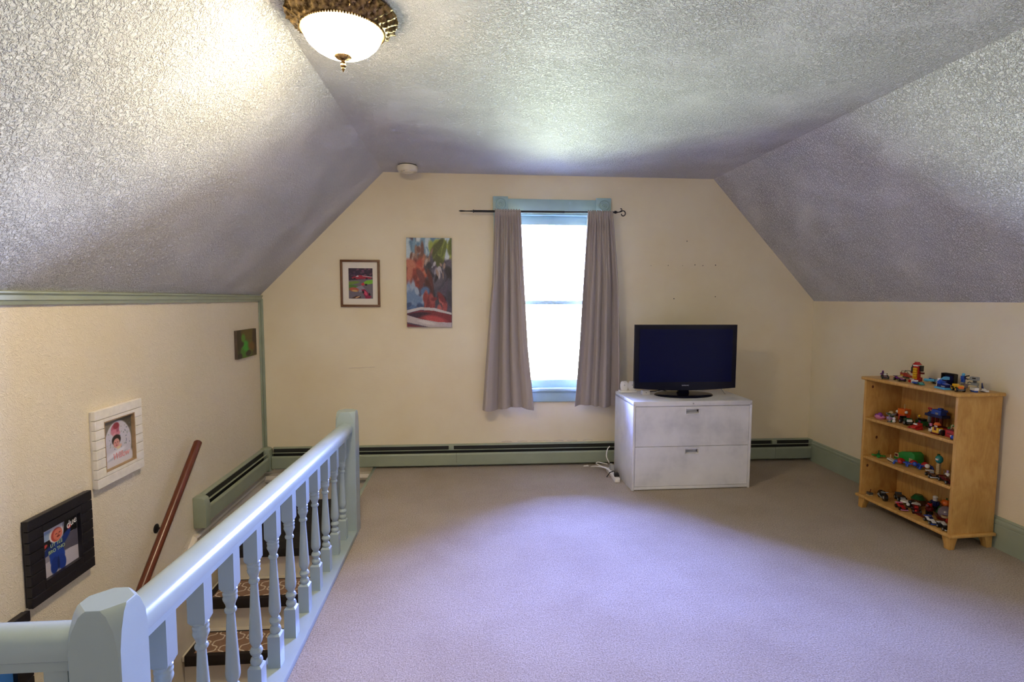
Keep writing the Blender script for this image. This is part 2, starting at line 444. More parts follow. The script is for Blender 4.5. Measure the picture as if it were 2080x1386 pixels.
# skirt boards along the walls
cap = [(0, -0.022), (0.026, -0.022), (0.030, -0.012), (0.024, 0.0), (0, 0.004)]
mb = MB().box(XL, XL+0.018, N0-0.1, D, ZLAND, -0.05)
mb.loft([[(XL+a, y, -0.045+b) for a, b in cap] for y in (3.50, D)])
mb.build('skirt_board', M['cream_trim'], stair)
mb = MB().box(XL, XE-0.026, D-0.018, D, ZLAND, -0.06)
mb.loft([[(x, D-a*2.2, -0.045+b*2.2) for a, b in cap] for x in (XL, XE-0.026)])
mb.build('skirt_board', M['cream_trim'], stair)
sl = RISE/RUN
y1 = 1.6
zt0 = -0.05
mb = MB().prism([(3.50, zt0), (y1, zt0-(3.50-y1)*sl), (y1, zt0-(3.50-y1)*sl-0.55), (3.70, -0.62), (3.70, zt0)], 'x', XL, XL+0.018)
mb.loft([[(XL+a, y, z+b) for a, b in cap] for y, z in ((3.50, zt0), (y1, zt0-(3.50-y1)*sl))])
mb.build('stringer', M['cream_trim'], stair)

def painted_mesh(name, w, h, nx, ny, fn, mat):
    U, V = np.meshgrid(np.linspace(0, 1, nx), np.linspace(0, 1, ny))
    col = fn(U, V)
    col = np.where(col <= 0.04045, col/12.92, ((col+0.055)/1.055)**2.4)
    vs = np.stack([(U-0.5)*w, U*0, (V-0.5)*h], -1).reshape(-1, 3)
    fs = []
    for j in range(ny-1):
        for i in range(nx-1):
            a = j*nx+i; fs.append((a, a+1, a+nx+1, a+nx))
    me = bpy.data.meshes.new(name); me.from_pydata(vs.tolist(), [], fs)
    at = me.color_attributes.new('paint', 'FLOAT_COLOR', 'POINT')
    at.data.foreach_set('color', np.concatenate([col.reshape(-1, 3), np.ones((nx*ny, 1))], 1).ravel())
    me.materials.append(mat); me.update()
    return me

def trellis(w, h):
    def fn(U, V):
        X = 2*PI*(U*w)/0.122; Y = 2*PI*(V*h)/0.112
        f = np.cos(X)+np.cos(Y)+0.20*(np.cos(3*X)-np.cos(3*Y))
        gx = np.abs(np.sin(X))*0.8+np.abs(np.sin(Y))*0.8+0.35
        a = np.clip(1.4-np.abs(f)/(gx*0.20), 0, 1)[..., None]
        n = np.random.RandomState(3).rand(*U.shape)[..., None]*0.06
        return np.clip((1-a)*(np.array([0.54, 0.42, 0.34])+n) + a*np.array([0.93, 0.88, 0.80]), 0, 1)
    return fn
def stair_rug(k, label):
    yn = N0-RUN*k; zt = ZLAND-RISE*k
    w, d = (XE-XL-0.06), 0.235
    t = thing('stair_tread_rug', label, 'rug', ((XL+XE)/2+0.012, yn, zt), group='trellis rugs on the stair treads')
    MB().box(-w/2, w/2, -0.012, d, 0.0008, 0.009).box(-w/2, w/2, -0.014, -0.001, -0.058, 0.0085).build('binding', M['rugedge'], t, bevel=0.004)
    me = painted_mesh('patterned_pile', w-0.09, d-0.03, 240, 74, trellis(w-0.09, d-0.03), M['rug'])
    link('patterned_pile', me, t, (0, d/2-0.004, 0.0105), (-PI/2, 0, 0)).scale = (1, 1, -1)
    return t
stair_rug(1, 'brown trellis stair rug on the upper tread, just below the black landing mat')
stair_rug(2, 'brown trellis stair rug on the second tread below the landing')
stair_rug(3, 'brown trellis stair rug on the lowest tread in view, mostly hidden')
t = thing('landing_mat', 'black rubber-backed mat covering the stair landing under the heater', 'mat', ((XL+XE)/2, N0, ZLAND))
w = XE-XL-0.05
MB().box(-w/2, w/2, -0.012, D-N0-0.03, 0.0008, 0.009).box(-w/2, w/2, -0.014, -0.001, -0.05, 0.0085).build('mat_body', M['blackmat'], t, bevel=0.004)
mb = MB()
for i in range(5): mb.box(-w/2+0.05, w/2-0.05, 0.16*i+0.10, 0.16*i+0.106, 0.0085, 0.0105)
mb.build('rib', M['blackmat'], t)

# ------------------------------------------------------------------ stair balustrade
bal = thing('stair_balustrade', 'pale blue-grey painted balustrade with turned balusters around the stairwell', 'railing', (-0.747, 3.40, 0))
bal.rotation_euler = (0, 0, -0.0040)      # local -y runs from the far newel toward the near one
LN = 2.234
TILT = 0.074                               # the old rail climbs a little toward the near newel
def newel(name, x, y, h, s):
    a = s/2; ch = 0.030
    def ring(z, c, a): return [(x-a+c,y-a,z),(x+a-c,y-a,z),(x+a,y-a+c,z),(x+a,y+a-c,z),(x+a-c,y+a,z),(x-a+c,y+a,z),(x-a,y+a-c,z),(x-a,y-a+c,z)]
    mb = MB().loft([ring(0.0, 0.003, a), ring(h-0.085, 0.0035, a), ring(h-0.045, 0.010, a), ring(h-0.012, 0.022, a-0.002), ring(h-0.003, ch, a-0.003), ring(h, ch+0.002, a-0.005)])
    return mb.build(name, M['rail'], bal, smooth=0.5)
newel('newel_post', 0, 0, 0.772, 0.116)
newel('newel_post', 0.0, -LN, 0.830, 0.102)
rp = [(-.028,0),(-.028,.020),(-.042,.030),(-.044,.046),(-.041,.062),(-.033,.074),(-.018,.081),(0,.083),(.018,.081),(.033,.074),(.041,.062),(.044,.046),(.042,.030),(.028,.020),(.028,0)]
ZR = 0.620
MB().loft([[(a, y, ZR+b-TILT*y/LN) for a, b in rp] for y in (-LN+0.040, -0.050)]).build('handrail', M['rail'], bal, smooth=0.7)
MB().loft([[(x, -LN+a, ZR+TILT+b) for a, b in rp] for x in (-0.975, -0.040)]).build('handrail', M['rail'], bal, smooth=0.7)
MB().box(-0.053, 0.060, -LN+0.048, -0.057, 0.0, 0.030).build('shoe_rail', M['rail'], bal, bevel=0.003)
MB().box(-0.975, -0.050, -LN-0.050, -LN+0.050, 0.0, 0.030).build('shoe_rail', M['rail'], bal, bevel=0.003)
def baluster_mesh():
    mb = MB(); s = 0.0235
    def sq(z, a): return [(-a,-a,z),(a,-a,z),(a,a,z),(-a,a,z)]
    mb.loft([sq(0.028, s), sq(0.146, s), sq(0.154, s*0.72)])
    mb.loft([sq(0.500, s*0.72), sq(0.512, s), sq(0.64, s)])
    pr = [(0.014,0.150),(0.019,0.156),(0.0215,0.165),(0.019,0.174),(0.0135,0.179),(0.0135,0.184),(0.019,0.190),(0.022,0.199),(0.019,0.208),(0.0135,0.213),(0.015,0.220),
          (0.0205,0.229),(0.0225,0.240),(0.0220,0.255),(0.0190,0.31),(0.0155,0.37),(0.0125,0.425),(0.0125,0.430),(0.017,0.433),(0.0185,0.438),(0.017,0.443),(0.0135,0.447),(0.015,0.456),(0.0195,0.466),
          (0.0215,0.470),(0.0225,0.475),(0.0205,0.480),(0.0215,0.486),(0.0225,0.490),(0.0205,0.495),(0.0225,0.502),(0.018,0.508)]
    mb.lathe(pr, 20)
    return mb.mesh('baluster', M['rail'], smooth=0.6)
bme = baluster_mesh()
for i in range(11):
    yb = -0.166-0.1881*i
    link('baluster', bme, bal, (0, yb, 0)).scale = (1, 1, (ZR+0.02-TILT*yb/LN)/0.64)
for i in range(5):
    link('baluster', bme, bal, (-0.094-0.1885*i, -LN, 0)).scale = (1, 1, (ZR+TILT+0.02)/0.64)

# ------------------------------------------------------------------ wall handrail of the stairs
hr = thing('wall_handrail', 'round red-brown wooden handrail sloping along the left stair wall', 'handrail', (XL, 3.0, 0))
hd = Vector((0, 0.643, 0.601)).normalized()
p1 = Vector((0.070, 0.478, 0.572)); p0 = p1 - hd*1.75
MB().tube([p0, p0+hd*0.004, p1-hd*0.006, p1], [0.020, 0.0235, 0.0235, 0.019], 20).build('rail', M['redwood'], hr, smooth=0.6)
for q in (0.50, 1.35):
    c = p1-hd*q
    mb = MB().lathe([(0.026,0),(0.026,0.004),(0.018,0.008)], 16)
    b = mb.build('bracket', M['iron'], hr, smooth=0.6, loc=(0, c.y-0.0, c.z-0.055), rot=(0, PI/2, 0))
    MB().tube([(0, 0, 0), (0.0, 0, 0.045), (-0.012, 0, 0.068), (-0.036, 0, 0.070)], 0.006, 8).build('arm', M['iron'], b, smooth=0.8)
    MB().bc(0, 0, -0.003, 0.02, 0.05, 0.006).build('saddle', M['iron'], b, loc=(-0.034, 0, 0.070), rot=(0, PI/2, 0))

# ------------------------------------------------------------------ baseboard heaters
def heater(t, L, clips=(), seams=()):
    # local x along the wall 0..L, wall at y = 0, room toward -y
    cover = [(0,0.0),(0,0.194),(-0.012,0.196),(-0.024,0.194),(-0.032,0.190),(-0.033,0.184),(-0.030,0.184),(-0.024,0.189),(-0.012,0.190),(-0.006,0.189),(-0.006,0.0)]
    MB().prism([(y, z) for y, z in cover], 'x', 0.0, L).build('cover', M['sage'], t)
    lou = [(-0.052,0.1500),(-0.056,0.1520),(-0.052,0.1550),(-0.042,0.1545),(-0.042,0.1520),(-0.050,0.1515)]
    MB().prism(lou, 'x', 0.002, L-0.002).build('damper', M['sage'], t)
    xs = [0.0]+list(seams)+[L]
    pan = [(-0.066,0.022),(-0.072,0.026),(-0.075,0.116),(-0.071,0.125),(-0.060,0.129),(-0.060,0.126),(-0.068,0.125),(-0.068,0.030),(-0.062,0.026)]
    for a, b in zip(xs[:-1], xs[1:]):
        MB().prism(pan, 'x', a+0.001, b-0.001).build('front_panel', M['sage'], t)
    MB().box(0.004, L-0.004, -0.026, -0.0065, 0.03, 0.180).build('fin_core', M['dark'], t)
    for c in clips:
        MB().box(c-0.022, c+0.022, -0.055, -0.027, 0.153, 0.186).build('joint_clip', M['sage'], t, bevel=0.002)
t = thing('baseboard_heater', 'long sage green baseboard heater running along the back wall', 'heater', (XL+0.085, D-0.0005, 0), 0.0)
LB = XR-XL-0.09
heater(t, LB, clips=(1.505, 4.43), seams=(1.55, 4.43))
MB().box(LB-0.001, LB+0.004, -0.076, 0.0, 0.004, 0.194).build('end_cap', M['sage'], t, bevel=0.001)
t = thing('baseboard_heater', 'short sage green baseboard heater on the left wall above the stair landing', 'heater', (XL+0.0005, 3.53, 0), PI/2)
LL = D-3.53-0.085
heater(t, LL, clips=(), seams=())
ec = [(0,0.0),(0,0.199),(-0.020,0.201),(-0.056,0.194),(-0.070,0.184),(-0.080,0.130),(-0.078,0.0)]
MB().prism(ec, 'x', -0.012, 0.055).build('end_cap', M['sage'], t, bevel=0.004)
MB().prism([(y, z) for y, z in ec], 'x', LL-0.002, LL+0.084).build('corner_cover', M['sage'], t, bevel=0.003)

# ------------------------------------------------------------------ curtain rod and curtains
YR = D-0.105
rod = thing('curtain_rod', 'thin black iron curtain rod with a scroll finial above the window', 'curtain rod', (0.72, YR, 2.19))
MB().cyl((-0.68, 0, 0), (0.09, 0, 0.004), 0.0095, 14).build('rod', M['iron'], rod, smooth=0.6)
MB().cyl((0.08, 0, 0.004), (0.545, 0, 0.010), 0.0072, 14).build('rod', M['iron'], rod, smooth=0.6)
MB().tube([(-0.672,0,0),(-0.680,0,0),(-0.682,0,0),(-0.700,0,0),(-0.702,0,0),(-0.740,0,0),(-0.780,0,0),(-0.798,0,0.001)], [0.0125,0.0125,0.006,0.006,0.005,0.0045,0.0075,0.002], 10).build('finial', M['iron'], rod, smooth=0.8)
pts = [(0.520,0,0.010),(0.545,0,0.010),(0.560,0,0.012)]
for i in range(15):
    a = -PI/2+0.25*PI*i*0.62; r = 0.030-0.0009*i
    pts.append((0.588+r*math.cos(a), 0, 0.022-0.012+r*math.sin(a)*-1+0.0))
MB().tube([(0.520,0,0.010),(0.536,0,0.010)], 0.012, 12).build('finial_collar', M['iron'], rod, smooth=0.6)
sc = [(0.53,0.010),(0.550,0.010),(0.572,0.014),(0.592,0.024),(0.606,0.020),(0.614,0.005),(0.611,-0.010),(0.600,-0.020),(0.588,-0.019),(0.580,-0.010),(0.583,-0.003)]
MB().tube([(a,0,b) for a, b in sc], 0.0048, 8).build('finial', M['iron'], rod, smooth=0.8)
sc = [(0.560,0.012),(0.578,0.022),(0.584,0.034),(0.577,0.042),(0.569,0.038)]
MB().tube([(a,0,b) for a, b in sc], 0.0042, 8).build('finial', M['iron'], rod, smooth=0.8)
for x in (-0.42, 0.47):
    MB().box(x-0.008, x+0.008, 0.005, 0.104, -0.006, 0.006).box(x-0.012, x+0.012, 0.076, 0.082, -0.035, 0.02).build('bracket', M['iron'], rod, bevel=0.002)

def lerp(tab, z):
    tab = sorted(tab)
    return float(np.interp(z, [a for a, b in tab], [b for a, b in tab]))
def curtain(label, left, right, zb, nf, seed, hem):
    r = random.Random(seed)
    cx = (left[0][1]+right[0][1])/2
    t = thing('curtain', label, 'curtain', (cx, YR, zb), group='taupe curtains at the window')
    ph = [r.uniform(0, 2*PI) for _ in range(5)]
    nu, nv = 150, 70; ZT = 2.207
    vs = []; fs = []
    for j in range(nv+1):
        s = j/nv; z = ZT-(ZT-zb)*s
        a = lerp(left, z); b = lerp(right, z)
        k = min(1, s*2.2)
        for i in range(nu+1):
            u = i/nu
            uu = u+0.05*math.sin(2*PI*u*1.3+ph[0])*k
            big = math.sin(2*PI*nf*uu+ph[1]+0.5*math.sin(s*2+ph[2]))
            sm = math.sin(2*PI*nf*2.6*u+ph[3])
            w = (1-abs(math.sin(PI*nf*uu+ph[1]/2+0.25*math.sin(s*2+ph[2]))))*2-0.85      # rounded folds with sharp valleys
            y = -0.004+(0.010+0.036*k)*w*(0.75+0.35*math.sin(5*u+ph[3]))+(0.010*(1-k)+0.002)*sm
            if s < 0.035: y = -0.0135*math.cos((s/0.035-0.25)*PI*0.9)+0.004*sm
            zz = z + (0.006*math.sin(2*PI*nf*2.6*u+1) if j == 0 else 0) - (s**6)*(hem*(0.5+0.5*math.sin(2*PI*u*1.1+ph[4])))
            vs.append((a+(b-a)*u-cx+0.006*k*math.cos(2*PI*nf*uu+ph[1]), y, zz-zb))
    for j in range(nv):
        for i in range(nu):
            q = j*(nu+1)+i; fs.append((q, q+1, q+nu+2, q+nu+1))
    me = bpy.data.meshes.new('fabric'); me.from_pydata(vs, [], fs)
    me.polygons.foreach_set('use_smooth', [True]*len(fs)); me.materials.append(M['curtain']); me.update()
    o = link('fabric', me, t)
    md = o.modifiers.new('cloth_thickness', 'SOLIDIFY'); md.thickness = 0.0022; md.offset = 0
    # hem band
    mb = MB(); row = nv*(nu+1)
    rings = []
    for i in range(0, nu+1, 2):
        x, y, z = vs[row+i]
        rings.append([(x, y-0.003, z+0.001), (x, y+0.003, z+0.001), (x, y+0.003, z+0.030), (x, y-0.003, z+0.030)])
    mb.loft(rings).build('hem', M['curtain'], t, smooth=0.9)
curtain('taupe fabric curtain on the left of the window, beside the tall canvas',
        [(2.207,.222),(1.6,.20),(1.15,.165),(.53,.120)], [(2.207,.438),(1.58,.472),(1.05,.505),(.53,.560)], 0.535, 3.7, 4, 0.03)
curtain('taupe fabric curtain on the right of the window, beside the television',
        [(2.207,1.009),(1.58,.976),(1.05,.952),(.53,.919)], [(2.207,1.225),(1.63,1.275),(1.0,1.30),(.53,1.31)], 0.545, 4.1, 11, 0.02)

# ------------------------------------------------------------------ ceiling light and smoke detector
def ceiling_light(label, loc, glow):
    cl = thing('ceiling_light', label, 'ceiling light', loc, group='ceiling lights')
    NSEG = 288
    prof = [(0.176,0.0),(0.196,-0.002),(0.203,-0.012),(0.198,-0.024),(0.187,-0.034),(0.176,-0.044),(0.166,-0.053),(0.160,-0.058),(0.156,-0.063),(0.150,-0.064),(0.145,-0.060),(0.145,-0.02)]
    def leaf(i, a, r, z):
        env = [0,.3,.55,1,1,1,.7,.25,0,0,0,0][i]
        w = 1-2*abs(math.sin(14*a+0.9*i))+0.6*math.sin(42*a-1.9*i)
        return r+env*0.0055*w, z-env*0.0045*w
    MB().lathe(prof, NSEG, rf=leaf, caps=False).build('ornate_rim', M['gold'], cl, smooth=1.2)
    mb = MB()
    for k in range(96):
        a = 2*PI*k/96; mb.ball(0.152*math.cos(a), 0.152*math.sin(a), -0.066, 0.0052, 6)
    mb.build('bead_ring', M['gold'], cl, smooth=1.5)
    bowl = [(0.146,-0.058),(0.142,-0.080),(0.128,-0.104),(0.105,-0.126),(0.075,-0.143),(0.040,-0.153),(0.0,-0.156)]
    MB().lathe(bowl, 64, caps=False).build('glass_bowl', M[glow], cl, smooth=1.5)
    def flute(i, a, r, z): return (r*(1+0.10*math.cos(20*a)) if i in (0, 1, 2) else r, z)
    MB().lathe([(0.030,-0.150),(0.031,-0.154),(0.022,-0.163),(0.010,-0.168),(0.007,-0.172),(0.010,-0.176),(0.007,-0.180),(0.0105,-0.186),(0.0105,-0.190),(0.006,-0.196),(0.008,-0.199),(0.004,-0.205),(0.0,-0.212)], 60, rf=flute).build('finial', M['gold'], cl, smooth=0.8)
ceiling_light('lit flush ceiling light with ornate antique brass rim, above the stair railing', (-0.465, 2.165, ZC), 'lamp')
ceiling_light('added unseen fill light over the rear half of the room, copying the brass fixture', (1.0, -0.70, ZC), 'rear_fill')  # added out of view as warm fill for the walls
sd = thing('smoke_detector', 'round ivory smoke detector on the ceiling near the back wall', 'smoke detector', (-0.478, 4.47, ZC))
MB().lathe([(0.070,0.0),(0.070,-0.012),(0.080,-0.014),(0.081,-0.038),(0.074,-0.050),(0.058,-0.055),(0.056,-0.051),(0.050,-0.051),(0.047,-0.062),(0.030,-0.066),(0.0,-0.066)], 40).build('housing', M['offwhite'], sd, smooth=0.6)
MB().lathe([(0.071,-0.003),(0.0725,-0.003),(0.0725,-0.009),(0.071,-0.009)], 40).build('vent_slot', M['dark'], sd)
MB().lathe([(0.008,-0.052),(0.008,-0.060),(0.0,-0.0605)], 12).build('test_button', M['greyplastic'], sd, loc=(-0.02, -0.04, 0.003))

# ------------------------------------------------------------------ pictures
def layers(bgc, ops, noise=0.03, seed=1):
    def fn(U, V):
        col = np.zeros(U.shape+(3,))
        if callable(bgc): col = bgc(U, V)
        else: col[:] = srgb_raw(bgc)
        for op in ops:
            k = op[0]; c = np.array(srgb_raw(op[1]))
            if k == 'e':
                _, _, cx, cy, rx, ry, ang, soft = op
                ca, sa = math.cos(ang), math.sin(ang)
                du, dv = U-cx, V-cy
                d = np.sqrt(((du*ca+dv*sa)/rx)**2+((-du*sa+dv*ca)/ry)**2)
                a = np.clip((1-d)/max(soft, 1e-3)+0.5, 0, 1)
            else:
                pts = op[2]; ins = np.zeros(U.shape, bool); j = len(pts)-1
                for i in range(len(pts)):
                    xi, yi = pts[i]; xj, yj = pts[j]
                    cond = ((yi > V) != (yj > V)) & (U < (xj-xi)*(V-yi)/((yj-yi) if abs(yj-yi) > 1e-9 else 1e-9)+xi)
                    ins ^= cond; j = i
                a = ins.astype(float)
            col = col*(1-a[..., None])+c*a[..., None]
        n = np.random.RandomState(seed).rand(*U.shape)[..., None]
        return np.clip(col+(n-0.5)*2*noise, 0, 1)
    return fn
def srgb_raw(h):
    h = h.lstrip('#'); return [int(h[i:i+2], 16)/255 for i in (0, 2, 4)]
def text_mesh(body, size, mat, shear=0.0, spacing=1.0):
    cu = bpy.data.curves.new('lettering', 'FONT'); cu.body = body; cu.size = size; cu.extrude = 0.0004; cu.align_x = 'CENTER'; cu.align_y = 'CENTER'; cu.shear = shear; cu.space_character = spacing
    o = bpy.data.objects.new('lettering_curve', cu); C.objects.link(o)
    bpy.context.view_layer.update()
    me = bpy.data.meshes.new_from_object(o.evaluated_get(bpy.context.evaluated_depsgraph_get()))
    bpy.data.objects.remove(o, do_unlink=True)
    me.materials.clear(); me.materials.append(mat)
    return me

def plank_frame(name, label, cat, loc, rotz, w, h, bar, rows, fm, rim, painter, depth=0.03):
    t = thing(name, label, cat, loc, rotz, None)
    MB().box(-w/2+.004, w/2-.004, -0.010, -0.001, -h/2+.004, h/2-.004).build('backing', fm, t)
    rh = h/rows
    for i in range(rows):
        z0 = -h/2+rh*i+0.0013; z1 = z0+rh-0.0026
        if z1 <= -h/2+bar+0.004 or z0 >= h/2-bar-0.004:
            MB().box(-w/2, w/2, -depth, -0.010, z0, z1).build('plank', fm, t, bevel=0.0014, bseg=1)
        else:
            zz0, zz1 = z0, z1
            for a, b in ((-w/2, -w/2+bar), (w/2-bar, w/2)):
                MB().box(a, b, -depth, -0.010, zz0, zz1).build('plank', fm, t, bevel=0.0014, bseg=1)
            if z0 < -h/2+bar < z1: MB().box(-w/2+bar, w/2-bar, -depth, -0.010, z0, -h/2+bar).build('plank', fm, t)
            if z0 < h/2-bar < z1: MB().box(-w/2+bar, w/2-bar, -depth, -0.010, h/2-bar, z1).build('plank', fm, t)
    iw, ih = w-2*bar, h-2*bar
    rimmb = MB()
    q = 0.006
    rimmb.box(-iw/2, -iw/2+q, -depth+0.001, -0.0105, -ih/2, ih/2).box(iw/2-q, iw/2, -depth+0.001, -0.0105, -ih/2, ih/2).box(-iw/2+q, iw/2-q, -depth+0.001, -0.0105, ih/2-q, ih/2).box(-iw/2+q, iw/2-q, -depth+0.001, -0.0105, -ih/2, -ih/2+q)
    rimmb.build('inner_rim', rim, t)
    me = painted_mesh('photo_print', iw-2*q, ih-2*q, 130, 150, painter, M['print'])
    pr = link('photo_print', me, t, (0, -0.0125, 0))
    return t, pr

# baby girl photograph
sw = [('e','#5c5648',0.85,0.93,0.4,0.22,0,0.2), ('e','#c9c6cf',0.52,0.42,0.46,0.52,0,0.05), ('e','#d6d4dc',0.45,0.10,0.6,0.22,0,0.2)]
r_ = random.Random(5)
for i in range(46):
    sw.append(('e', r_.choice(['#6b7a78', '#8d9a8f', '#7d8496', '#9fae86', '#b9bcc4']), r_.uniform(0.12,0.95), r_.uniform(0.18,0.82), r_.uniform(0.012,0.035), r_.uniform(0.008,0.016), r_.uniform(0,3), 0.5))
sw += [('e','#b4637a',0.44,0.80,0.15,0.10,0.3,0.2), ('e','#8e3440',0.47,0.84,0.10,0.07,0,0.3), ('e','#c9808f',0.44,0.70,0.16,0.07,-0.2,0.3), ('e','#a8586c',0.52,0.74,0.05,0.04,0.5,0.4), ('e','#d49aa4',0.40,0.66,0.05,0.03,0.5,0.4),
       ('e','#2c2224',0.46,0.54,0.15,0.11,0,0.2), ('e','#d59a90',0.46,0.47,0.105,0.10,0,0.15), ('e','#3c2c2c',0.42,0.485,0.022,0.008,0,0.3), ('e','#3c2c2c',0.50,0.485,0.022,0.008,0,0.3), ('e','#c07a78',0.46,0.455,0.018,0.016,0,0.5), ('e','#a84a50',0.46,0.42,0.03,0.012,0,0.3), ('e','#e2b49c',0.57,0.38,0.07,0.035,0.5,0.3), ('e','#dcc8a0',0.52,0.36,0.06,0.03,0,0.4),
       ('e','#e1e0e6',0.42,0.26,0.34,0.05,0.2,0.4), ('e','#b9bac4',0.50,0.20,0.36,0.03,0.15,0.5)]
fr, pr = plank_frame('photo_frame', 'white planked wooden frame with a photo of a baby with pink bow', 'picture frame', (XL, 2.803, 0.753), PI/2, 0.362, 0.368, 0.062, 8, M['whiteframe'], M['oakrim'], layers('#7b7468', sw, 0.02))
link('lettering', text_mesh('Willow', 0.046, M['pink_letter'], 0.28, 0.95), pr, (0.02, -0.0009, -0.072), (PI/2, 0, 0))
# baby boy photograph
sb = [('p','#b9b4bc',[(0,0),(1,0),(1,0.34),(0,0.30)]), ('p','#55525e',[(0.55,0.36),(1,0.30),(1,0.66),(0.6,0.66)]), ('p','#c8cdd8',[(0.0,0.72),(0.55,0.72),(0.62,1),(0,1)]), ('e','#8fa6c8',0.16,0.84,0.18,0.10,0,0.3), ('p','#0c0c10',[(0.60,0.68),(1,0.66),(1,1),(0.66,1)]), ('p','#141318',[(0,0.56),(0.30,0.60),(0.30,0.74),(0,0.74)]),
      ('e','#20418c',0.40,0.46,0.20,0.24,0.0,0.1), ('e','#183478',0.62,0.60,0.24,0.075,0.65,0.15), ('e','#162f6e',0.20,0.52,0.17,0.075,0.35,0.2), ('e','#1d3f96',0.42,0.30,0.20,0.18,0,0.15), ('e','#16337f',0.34,0.16,0.11,0.17,-0.15,0.15), ('e','#1b3a8c',0.53,0.15,0.11,0.17,0.2,0.15), ('e','#0f245c',0.44,0.16,0.03,0.14,0,0.5),
      ('e','#d9d2d6',0.42,0.79,0.19,0.17,0.1,0.1), ('e','#b4483c',0.43,0.77,0.15,0.14,0.1,0.12), ('e','#d27a64',0.46,0.765,0.12,0.115,0.1,0.15), ('e','#5a2420',0.42,0.785,0.028,0.011,0.1,0.4), ('e','#5a2420',0.51,0.79,0.028,0.011,0.1,0.4), ('e','#b35a4c',0.47,0.755,0.02,0.02,0,0.5), ('e','#7c2a24',0.47,0.72,0.045,0.018,0,0.3),
      ('e','#c8504a',0.78,0.79,0.06,0.04,0.4,0.2), ('e','#c0443e',0.10,0.64,0.08,0.035,0.3,0.2), ('e','#e8e8ea',0.05,0.51,0.025,0.03,0,0.2)]
fr, pr = plank_frame('photo_frame', 'black planked wooden frame with a photo of a baby in blue', 'picture frame', (XL, 2.392, 0.411), PI/2, 0.362, 0.356, 0.070, 8, M['blackframe'], M['blackframe'], layers('#8b8894', sb, 0.02))
link('lettering', text_mesh('LIT TLE', 0.021, M['lime_letter']), pr, (-0.020, -0.0009, 0.019), (PI/2, 0, 0))
link('lettering', text_mesh('BRO THO', 0.021, M['lime_letter']), pr, (-0.020, -0.0009, -0.006), (PI/2, 0, 0))
link('lettering', text_mesh('due', 0.042, M['white_letter'], 0.2), pr, (0.070, -0.0009, 0.072), (PI/2, -0.2, 0))
# third frame, lower down the stairs
sc3 = [('e','#2c5fa8',0.55,0.45,0.42,0.5,0,0.3), ('e','#6fa0d8',0.70,0.6,0.3,0.35,0.4,0.5), ('e','#d4a090',0.4,0.72,0.14,0.14,0,0.2), ('e','#3a78c4',0.85,0.3,0.3,0.3,0,0.5)]
plank_frame('photo_frame', 'black planked frame lowest on the stair wall, mostly hidden behind the side handrail', 'picture frame', (XL, 2.015, 0.062), PI/2, 0.362, 0.356, 0.070, 8, M['blackframe'], M['blackframe'], layers('#7a9cc8', sc3, 0.02))
# small square canvas
def blot(seed, pal, n, bgc, r0=0.05, r1=0.2):
    r = random.Random(seed); ops = []
    for i in range(n): ops.append(('e', r.choice(pal), r.random(), r.random(), r.uniform(r0, r1), r.uniform(r0, r1)*0.7, r.uniform(0, 3), 0.5))
    return layers(bgc, ops, 0.02, seed)
cv = thing('canvas_print', 'small square green and brown abstract canvas on the left wall corner', 'canvas', (XL, 4.402, 1.109), PI/2)
MB().box(-.183, .183, -0.022, 0, -.107, .107).build('stretcher', M['canvas_edge'], cv)
ops = [('e','#3f7a1c',0.40,0.35,0.38,0.36,0.4,0.5),('e','#5a4a12',0.55,0.80,0.4,0.25,0,0.6),('e','#2e9a2a',0.42,0.42,0.16,0.22,0.5,0.5),('e','#2a1a10',0.92,0.6,0.14,0.5,0,0.5),('e','#231508',0.08,0.7,0.12,0.5,0,0.5),('e','#1c1208',0.55,0.14,0.14,0.10,0.3,0.5),('e','#1c1408',0.2,0.5,0.12,0.10,0.5,0.6),('e','#6b4a14',0.72,0.38,0.16,0.2,0.8,0.7),('e','#4e8a1e',0.3,0.72,0.1,0.14,0,0.6),('e','#180f08',0.1,0.08,0.12,0.12,0,0.5)]
link('picture', painted_mesh('picture', .366, .214, 90, 60, layers('#4a4414', ops, 0.03, 2), M['print']), cv, (0, -0.0225, 0))
